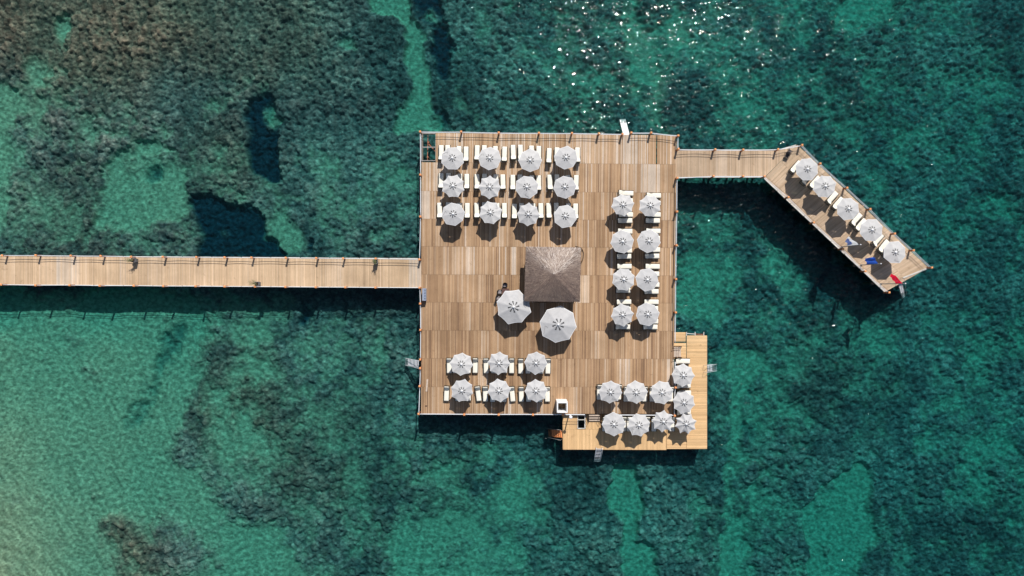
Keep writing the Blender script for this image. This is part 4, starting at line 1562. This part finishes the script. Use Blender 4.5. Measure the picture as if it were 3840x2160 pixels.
    (BROWN, 12, 1.0, [(-300, -300), (700, -300), (900, 120), (620, 300), (470, 420), (300, 400), (0, 240), (-300, 200)]),
    (BROWN, 12, 0.7, [(600, -300), (1250, -300), (1250, 300), (900, 350), (600, 300)]),
    (BROWN, 12, 0.5, [(0, 700), (400, 620), (420, 900), (60, 900)]),
    (BROWN, 12, 0.55, [(650, 450), (950, 420), (980, 800), (800, 700)]),
    (BROWN, 10, 0.8, [(740, 1340), (1040, 1300), (1060, 1700), (760, 1780)]),
    (BROWN, 8, 0.9, [(366, 1927), (468, 1900), (600, 2000), (640, 2260), (439, 2260), (400, 2022)]),
    (BROWN, 12, 0.5, [(1020, 1500), (1400, 1450), (1400, 1980), (1000, 1950)]),
    (BROWN, 12, 0.35, [(2150, 2000), (2350, 2020), (2350, 2260), (2150, 2260)]),
    (BROWN, 12, 0.3, [(2850, 1300), (3130, 1300), (3130, 1500), (2950, 1500)]),
]
# depth soundings (photograph pixel, metres)
SANDZ = [(0, 2150, .30), (0, 1950, .55), (0, 1700, .85), (0, 1170, 1.95), (400, 1170, 2.0), (800, 1170, 2.1), (0, 1320, 1.15), (400, 1350, 1.35), (350, 1750, 1.25), (600, 1800, 1.5), (350, 2100, 1.1), (120, 2150, .6), (900, 1300, 1.6), (1000, 2050, 1.75),
         (1500, 2000, 2.2), (2300, 2000, 2.7), (3100, 2000, 3.0), (3800, 2000, 3.2), (2700, 1000, 2.6), (3100, 100, 2.9), (3700, 900, 3.2), (2450, 100, 2.6), (1560, 300, 2.1),
         (600, 750, 1.45), (50, 400, 1.15), (50, 800, 1.2), (1100, 900, 1.7), (2000, 1700, 2.3), (2500, 1400, 2.6)]
REEFZ = [(0, 0, .30), (500, 100, .28), (450, 400, .45), (1000, 100, .75), (1300, 500, 1.1), (300, 900, .8), (800, 500, .8), (1400, 1800, 1.4), (900, 1600, .95), (460, 2050, .5),
         (2000, 300, 1.6), (2000, 1900, 1.8), (2900, 300, 2.0), (3500, 600, 2.3), (2800, 1500, 1.9), (3600, 1700, 2.3), (2700, 1300, 2.0), (1600, 400, 1.5), (1800, 1000, 1.5), (1300, 1000, 1.2)]
STEP = 6
gx = np.arange(-620, 4470, STEP, dtype=np.float32)
gy = np.arange(-420, 2590, STEP, dtype=np.float32)
GX, GY = np.meshgrid(gx, gy, indexing='ij')
fields = {SAND: np.zeros(GX.shape, np.float32), HOLE_SHADE: np.zeros(GX.shape, np.float32), BROWN: np.zeros(GX.shape, np.float32)}
for kind, soft, k, poly in MAP:
    m = blur(inside(GX, GY, poly).astype(np.float32), soft) * k
    if kind == SAND:
        fields[SAND] = np.maximum(fields[SAND], m)
        fields[HOLE_SHADE] = fields[HOLE_SHADE] * (1 - m)
    elif kind == REEF:
        fields[SAND] = fields[SAND] * (1 - m)
    elif kind == HOLE_SHADE:
        fields[HOLE_SHADE] = np.maximum(fields[HOLE_SHADE], m)
    else:
        fields[BROWN] = np.maximum(fields[BROWN], m)


def idw(pts):
    s, w = 0, 0
    for x, y, d in pts:
        q = 1.0 / ((GX - x) ** 2 + (GY - y) ** 2 + 60.0 ** 2) ** 1.4
        s = s + q * d
        w = w + q
    return (s / w).astype(np.float32)


fields['sz'] = idw(SANDZ)
fields['rz'] = idw(REEFZ)


def axis(lo, hi, step, far):
    core = np.arange(lo, hi, step)
    out, x, s = [], hi, step
    while x < far:
        s *= 1.18
        x += s
        out.append(x)
    left, x, s = [], lo, step
    while x > -far:
        s *= 1.18
        x -= s
        left.append(x)
    return np.array(left[::-1] + list(core) + out)


ax_ = axis(-70, 70, 0.12, 150)
ay_ = axis(-41, 41, 0.12, 110)
X, Y = np.meshgrid(ax_, ay_, indexing='ij')
kk = F / (H + 1.6)
PX = 1920 + X * kk
PY = 1080 - Y * kk
wx_ = fbm(X / 2.2, Y / 2.2, 3, 4) * 26 + fbm(X / 0.7, Y / 0.7, 4, 2) * 6
wy_ = fbm(X / 2.2, Y / 2.2, 7, 4) * 26 + fbm(X / 0.7, Y / 0.7, 8, 2) * 6


def sample(fld, wob=1.0):
    u = np.clip((PX + wx_ * wob - gx[0]) / STEP, 0, len(gx) - 1.001)
    v = np.clip((PY + wy_ * wob - gy[0]) / STEP, 0, len(gy) - 1.001)
    ui, vi = u.astype(np.int64), v.astype(np.int64)
    fu, fv = u - ui, v - vi
    return (fld[ui, vi] * (1 - fu) + fld[ui + 1, vi] * fu) * (1 - fv) + (fld[ui, vi + 1] * (1 - fu) + fld[ui + 1, vi + 1] * fu) * fv


sand = sample(fields[SAND])
hole_shade = sample(fields[HOLE_SHADE], 1.0)
brown = sample(fields[BROWN], 2.0)
sz, rz = sample(fields['sz']), sample(fields['rz'])
broken = fbm(X / 3.4, Y / 3.4, 21, 5, 0.62) * 0.85 + fbm(X / 8, Y / 8, 25, 2) * 0.3
fine = fbm(X / 0.9, Y / 0.9, 61, 3, 0.6)
sv = sand + broken * 0.62 + fine * 0.22
t_ = np.clip((sv - 0.22) / 0.66, 0, 1)
sand2 = t_ * t_ * (3 - 2 * t_)
reef = 1 - sand2
d1, i1 = domes(X + fbm(X / 1.5, Y / 1.5, 5, 2) * 0.4, Y + fbm(X / 1.5, Y / 1.5, 6, 2) * 0.4, 1.55, 31)
d2, i2 = domes(X + fbm(X / 0.6, Y / 0.6, 15, 3) * 0.27, Y + fbm(X / 0.6, Y / 0.6, 16, 3) * 0.27, 0.66, 32)
d3, i3 = domes(X, Y, 0.34, 33)
big = np.clip(fbm(X / 6, Y / 6, 71, 3) * 1.6 + 0.5, 0, 1)
bump = 0.30 * big * d1 + (0.34 + 0.14 * big) * d2 + 0.22 * d3 + 0.13 * fbm(X / 0.4, Y / 0.4, 91, 2) + 0.22 * fbm(X / 4, Y / 4, 41, 3)
zr_ = -rz + bump - 0.40
zs_ = -sz + 0.06 * fbm(X / 1.2, Y / 1.2, 51, 4) + 0.04 * d3
z = zs_ * (1 - reef) + np.maximum(zr_, zs_ + 0.25 * bump) * reef
hole_shade = np.clip(hole_shade + (fine * 0.2 + broken * 0.12) * (hole_shade > 0.02), 0, 1)
hs = np.clip((hole_shade - 0.25) / 0.4, 0, 1)
z = z * (1 - hs) + (z - 0.8) * hs
z = np.minimum(z, -0.06)
hole_shade = np.clip((hole_shade - 0.12) / 0.5, 0, 1) * np.clip(sample(fields[HOLE_SHADE], 1.0) * 1.25, 0, 1)
tone_ = fbm(X / 8, Y / 8, 81, 5, 0.6)
nx, ny = X.shape
co = np.stack([X, Y, z], -1).astype(np.float32).reshape(-1, 3)
ii = np.arange(nx * ny).reshape(nx, ny)
faces = np.stack([ii[:-1, :-1], ii[1:, :-1], ii[1:, 1:], ii[:-1, 1:]], -1).reshape(-1, 4)
me = bpy.data.meshes.new('seabed')
me.vertices.add(len(co))
me.vertices.foreach_set('co', co.ravel())
me.loops.add(faces.size)
me.loops.foreach_set('vertex_index', faces.ravel().astype(np.int32))
me.polygons.add(len(faces))
me.polygons.foreach_set('loop_start', np.arange(0, faces.size, 4, dtype=np.int32))
me.polygons.foreach_set('use_smooth', np.ones(len(faces), bool))
for nm, arr in (('growth', reef), ('pit_shade', hole_shade), ('weed', np.clip(brown, 0, 1)), ('head', i2 * 0.6 + i1 * 0.4), ('tone', np.clip(tone_ * 0.7 + 0.5, 0, 1))):
    at = me.attributes.new(nm, 'FLOAT', 'POINT')
    at.data.foreach_set('value', arr.astype(np.float32).ravel())
me.update(calc_edges=True)
seabed = bpy.data.objects.new('seabed', me)
COL.objects.link(seabed)
seabed['kind'] = 'structure'
seabed['label'] = 'sandy and weedy sea floor with coral heads and dark holes'


def seabed_mat():
    m, nt, out = mat('seabed')
    L = nt.links
    tc = N(nt, 'ShaderNodeTexCoord')

    def att(n):
        return N(nt, 'ShaderNodeAttribute', attribute_name=n).outputs['Fac']
    n1 = N(nt, 'ShaderNodeTexNoise', Scale=1.3, Detail=8.0, Roughness=0.7)
    L.new(tc.outputs['Object'], n1.inputs['Vector'])
    n2 = N(nt, 'ShaderNodeTexNoise', Scale=6.0, Detail=4.0, Roughness=0.7)
    L.new(tc.outputs['Object'], n2.inputs['Vector'])
    sandc = ramp(nt, [(0.3, (0.41, 0.45, 0.30)), (0.7, (0.60, 0.66, 0.45))])
    L.new(n1.outputs['Fac'], sandc.inputs['Fac'])
    reefc = ramp(nt, [(0.25, (0.092, 0.112, 0.11)), (0.5, (0.195, 0.208, 0.195)), (0.75, (0.36, 0.355, 0.32))])
    mx = mathn(nt, 'ADD', mathn(nt, 'MULTIPLY', n2.outputs['Fac'], 0.5), mathn(nt, 'MULTIPLY', att('head'), 0.5))
    L.new(mx, reefc.inputs['Fac'])
    weedc = ramp(nt, [(0.25, (0.135, 0.118, 0.09)), (0.5, (0.275, 0.24, 0.18)), (0.75, (0.46, 0.385, 0.285))])
    L.new(mx, weedc.inputs['Fac'])
    tr_ = ramp(nt, [(0.22, (0.64, 0.67, 0.68)), (0.5, (1.0, 1.0, 1.0)), (0.78, (1.65, 1.6, 1.5))])
    L.new(att('tone'), tr_.inputs['Fac'])
    c = mixrgb(nt, 'MULTIPLY', 1.0, reefc.outputs[0], tr_.outputs[0])
    c = mixrgb(nt, 'MIX', att('weed'), c, weedc.outputs[0])
    c = mixrgb(nt, 'MIX', att('growth'), sandc.outputs[0], c)
    c = mixrgb(nt, 'MIX', att('pit_shade'), c, (0.016, 0.045, 0.072))  # painted navy darkens the pits and the bridge and jetty shadow
    b = N(nt, 'ShaderNodeBsdfDiffuse')
    L.new(c, b.inputs['Color'])
    bp = N(nt, 'ShaderNodeBump', Strength=0.7, Distance=0.08)
    L.new(n2.outputs['Fac'], bp.inputs['Height'])
    L.new(bp.outputs[0], b.inputs['Normal'])
    L.new(b.outputs[0], out.inputs['Surface'])
    return m


me.materials.append(seabed_mat())


# ------------------------------------------------------------------ water
def water_mat():
    m, nt, out = mat('sea_water')
    L = nt.links
    tc = N(nt, 'ShaderNodeTexCoord')
    sx = N(nt, 'ShaderNodeSeparateXYZ')
    L.new(tc.outputs['Object'], sx.inputs[0])
    # open water to the right and top is choppier than the lee on the left
    mr = N(nt, 'ShaderNodeMapRange', interpolation_type='SMOOTHSTEP')
    mr.inputs['From Min'].default_value = -22
    mr.inputs['From Max'].default_value = 14
    mr.inputs['To Min'].default_value = 0.08
    mr.inputs['To Max'].default_value = 1.0
    L.new(sx.outputs['X'], mr.inputs['Value'])
    mp = N(nt, 'ShaderNodeMapping')
    mp.inputs['Rotation'].default_value = (0, 0, R(-28))
    mp.inputs['Scale'].default_value = (0.55, 1.15, 1)
    L.new(tc.outputs['Object'], mp.inputs['Vector'])
    w1 = N(nt, 'ShaderNodeTexNoise', Scale=1.6, Detail=2.0, Roughness=0.45, Distortion=0.4)
    L.new(mp.outputs[0], w1.inputs['Vector'])
    w2 = N(nt, 'ShaderNodeTexNoise', Scale=0.16, Detail=2.0)
    L.new(tc.outputs['Object'], w2.inputs['Vector'])
    gust = N(nt, 'ShaderNodeMapRange')
    gust.inputs['From Min'].default_value = 0.3
    gust.inputs['From Max'].default_value = 0.7
    gust.inputs['To Min'].default_value = 0.75
    gust.inputs['To Max'].default_value = 1.15
    L.new(w2.outputs['Fac'], gust.inputs['Value'])
    hgt = mathn(nt, 'MULTIPLY', mathn(nt, 'MULTIPLY', w1.outputs['Fac'], mr.outputs[0]), gust.outputs[0])
    bp = N(nt, 'ShaderNodeBump', Strength=1.0, Distance=WAVE)
    L.new(hgt, bp.inputs['Height'])
    fr = N(nt, 'ShaderNodeFresnel', IOR=1.33)
    # caustic light and ripple mottling painted into the surface's transparent colour
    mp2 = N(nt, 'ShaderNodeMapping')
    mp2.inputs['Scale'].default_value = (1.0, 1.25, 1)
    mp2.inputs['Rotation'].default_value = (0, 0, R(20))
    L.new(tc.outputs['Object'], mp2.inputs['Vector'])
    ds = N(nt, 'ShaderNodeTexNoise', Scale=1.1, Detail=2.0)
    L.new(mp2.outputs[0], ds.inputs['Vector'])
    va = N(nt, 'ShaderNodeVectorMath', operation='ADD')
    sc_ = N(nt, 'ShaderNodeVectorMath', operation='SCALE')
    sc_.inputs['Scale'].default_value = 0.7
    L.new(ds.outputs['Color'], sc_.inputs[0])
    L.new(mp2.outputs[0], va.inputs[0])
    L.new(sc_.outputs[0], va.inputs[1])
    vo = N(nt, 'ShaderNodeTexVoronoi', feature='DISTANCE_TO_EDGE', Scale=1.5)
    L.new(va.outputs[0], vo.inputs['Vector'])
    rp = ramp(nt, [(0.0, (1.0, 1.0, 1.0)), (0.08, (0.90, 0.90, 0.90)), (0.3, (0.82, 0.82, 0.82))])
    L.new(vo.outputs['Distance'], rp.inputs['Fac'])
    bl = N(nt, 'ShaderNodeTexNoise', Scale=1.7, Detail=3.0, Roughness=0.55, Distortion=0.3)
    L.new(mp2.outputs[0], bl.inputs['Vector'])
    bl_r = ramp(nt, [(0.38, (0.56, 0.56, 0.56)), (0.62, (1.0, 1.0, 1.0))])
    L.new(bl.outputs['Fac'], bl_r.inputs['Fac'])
    caustic_tint = mixrgb(nt, 'MULTIPLY', 1.0, rp.outputs[0], bl_r.outputs[0])
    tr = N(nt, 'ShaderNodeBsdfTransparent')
    L.new(caustic_tint, tr.inputs['Color'])
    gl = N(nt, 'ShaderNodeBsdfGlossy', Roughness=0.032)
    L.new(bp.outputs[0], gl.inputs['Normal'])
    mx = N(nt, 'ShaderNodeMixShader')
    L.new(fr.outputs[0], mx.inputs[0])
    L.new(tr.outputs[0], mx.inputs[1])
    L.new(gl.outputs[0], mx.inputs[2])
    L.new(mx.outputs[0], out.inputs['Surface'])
    va_ = N(nt, 'ShaderNodeVolumeAbsorption')
    va_.inputs['Color'].default_value = (1 - SIG[0], 1 - SIG[1], 1 - SIG[2], 1)
    va_.inputs['Density'].default_value = 1.0
    vs_ = N(nt, 'ShaderNodeVolumeScatter')
    vs_.inputs['Color'].default_value = (0.22, 0.80, 0.86, 1)
    vs_.inputs['Density'].default_value = TURBID
    vs_.inputs['Anisotropy'].default_value = 0.0
    ad = N(nt, 'ShaderNodeAddShader')
    L.new(va_.outputs[0], ad.inputs[0])
    L.new(vs_.outputs[0], ad.inputs[1])
    L.new(ad.outputs[0], out.inputs['Volume'])
    return m


TURBID = 0.022
WAVE = 0.245
SIG = (0.41, 0.073, 0.055)
b = MB()
b.box((0, 0, -7.0), (298, 218, 14.0))
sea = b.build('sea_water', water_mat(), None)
sea['kind'] = 'structure'
sea['label'] = 'clear green sea water with small glittering waves'

# ------------------------------------------------------------------ light, sky, camera
EL, AZ = 45.0, 14.0
sd = Vector((math.sin(R(AZ)) * math.cos(R(EL)), math.cos(R(AZ)) * math.cos(R(EL)), math.sin(R(EL))))
sun = bpy.data.lights.new('sun', 'SUN')
sun.energy = 4.0
sun.angle = R(0.5)
sun.color = (1.0, 0.96, 0.90)
so = bpy.data.objects.new('sun', sun)
so.rotation_euler = (-sd).to_track_quat('-Z', 'Y').to_euler()
so.location = sd * 60
COL.objects.link(so)
w = bpy.data.worlds.new('World')
scene.world = w
w.use_nodes = True
nt = w.node_tree
nt.nodes.clear()
sky = nt.nodes.new('ShaderNodeTexSky')
sky.sky_type = 'NISHITA'
sky.sun_disc = False
sky.sun_elevation = R(EL)
sky.sun_rotation = R(AZ)
bg = nt.nodes.new('ShaderNodeBackground')
bg.inputs['Strength'].default_value = 0.06
wo = nt.nodes.new('ShaderNodeOutputWorld')
nt.links.new(sky.outputs[0], bg.inputs['Color'])
nt.links.new(bg.outputs[0], wo.inputs['Surface'])

cam = bpy.data.cameras.new('camera')
cam.sensor_width = 36
cam.lens = 36 * F / 3840
cam.clip_end = 500
cam.clip_start = 0.5
cobj = bpy.data.objects.new('camera', cam)
cobj.location = (0, 0, H)
cobj.rotation_euler = (0, 0, 0)
COL.objects.link(cobj)
scene.camera = cobj

scene.view_settings.view_transform = 'Standard'
scene.view_settings.look = 'None'
scene.view_settings.exposure = 0.30
scene.view_settings.gamma = 1.0
scene.render.engine = 'CYCLES'
scene.cycles.max_bounces = 6
scene.cycles.transparent_max_bounces = 12
print('loungers', n_l[0], 'objects', len(bpy.data.objects))
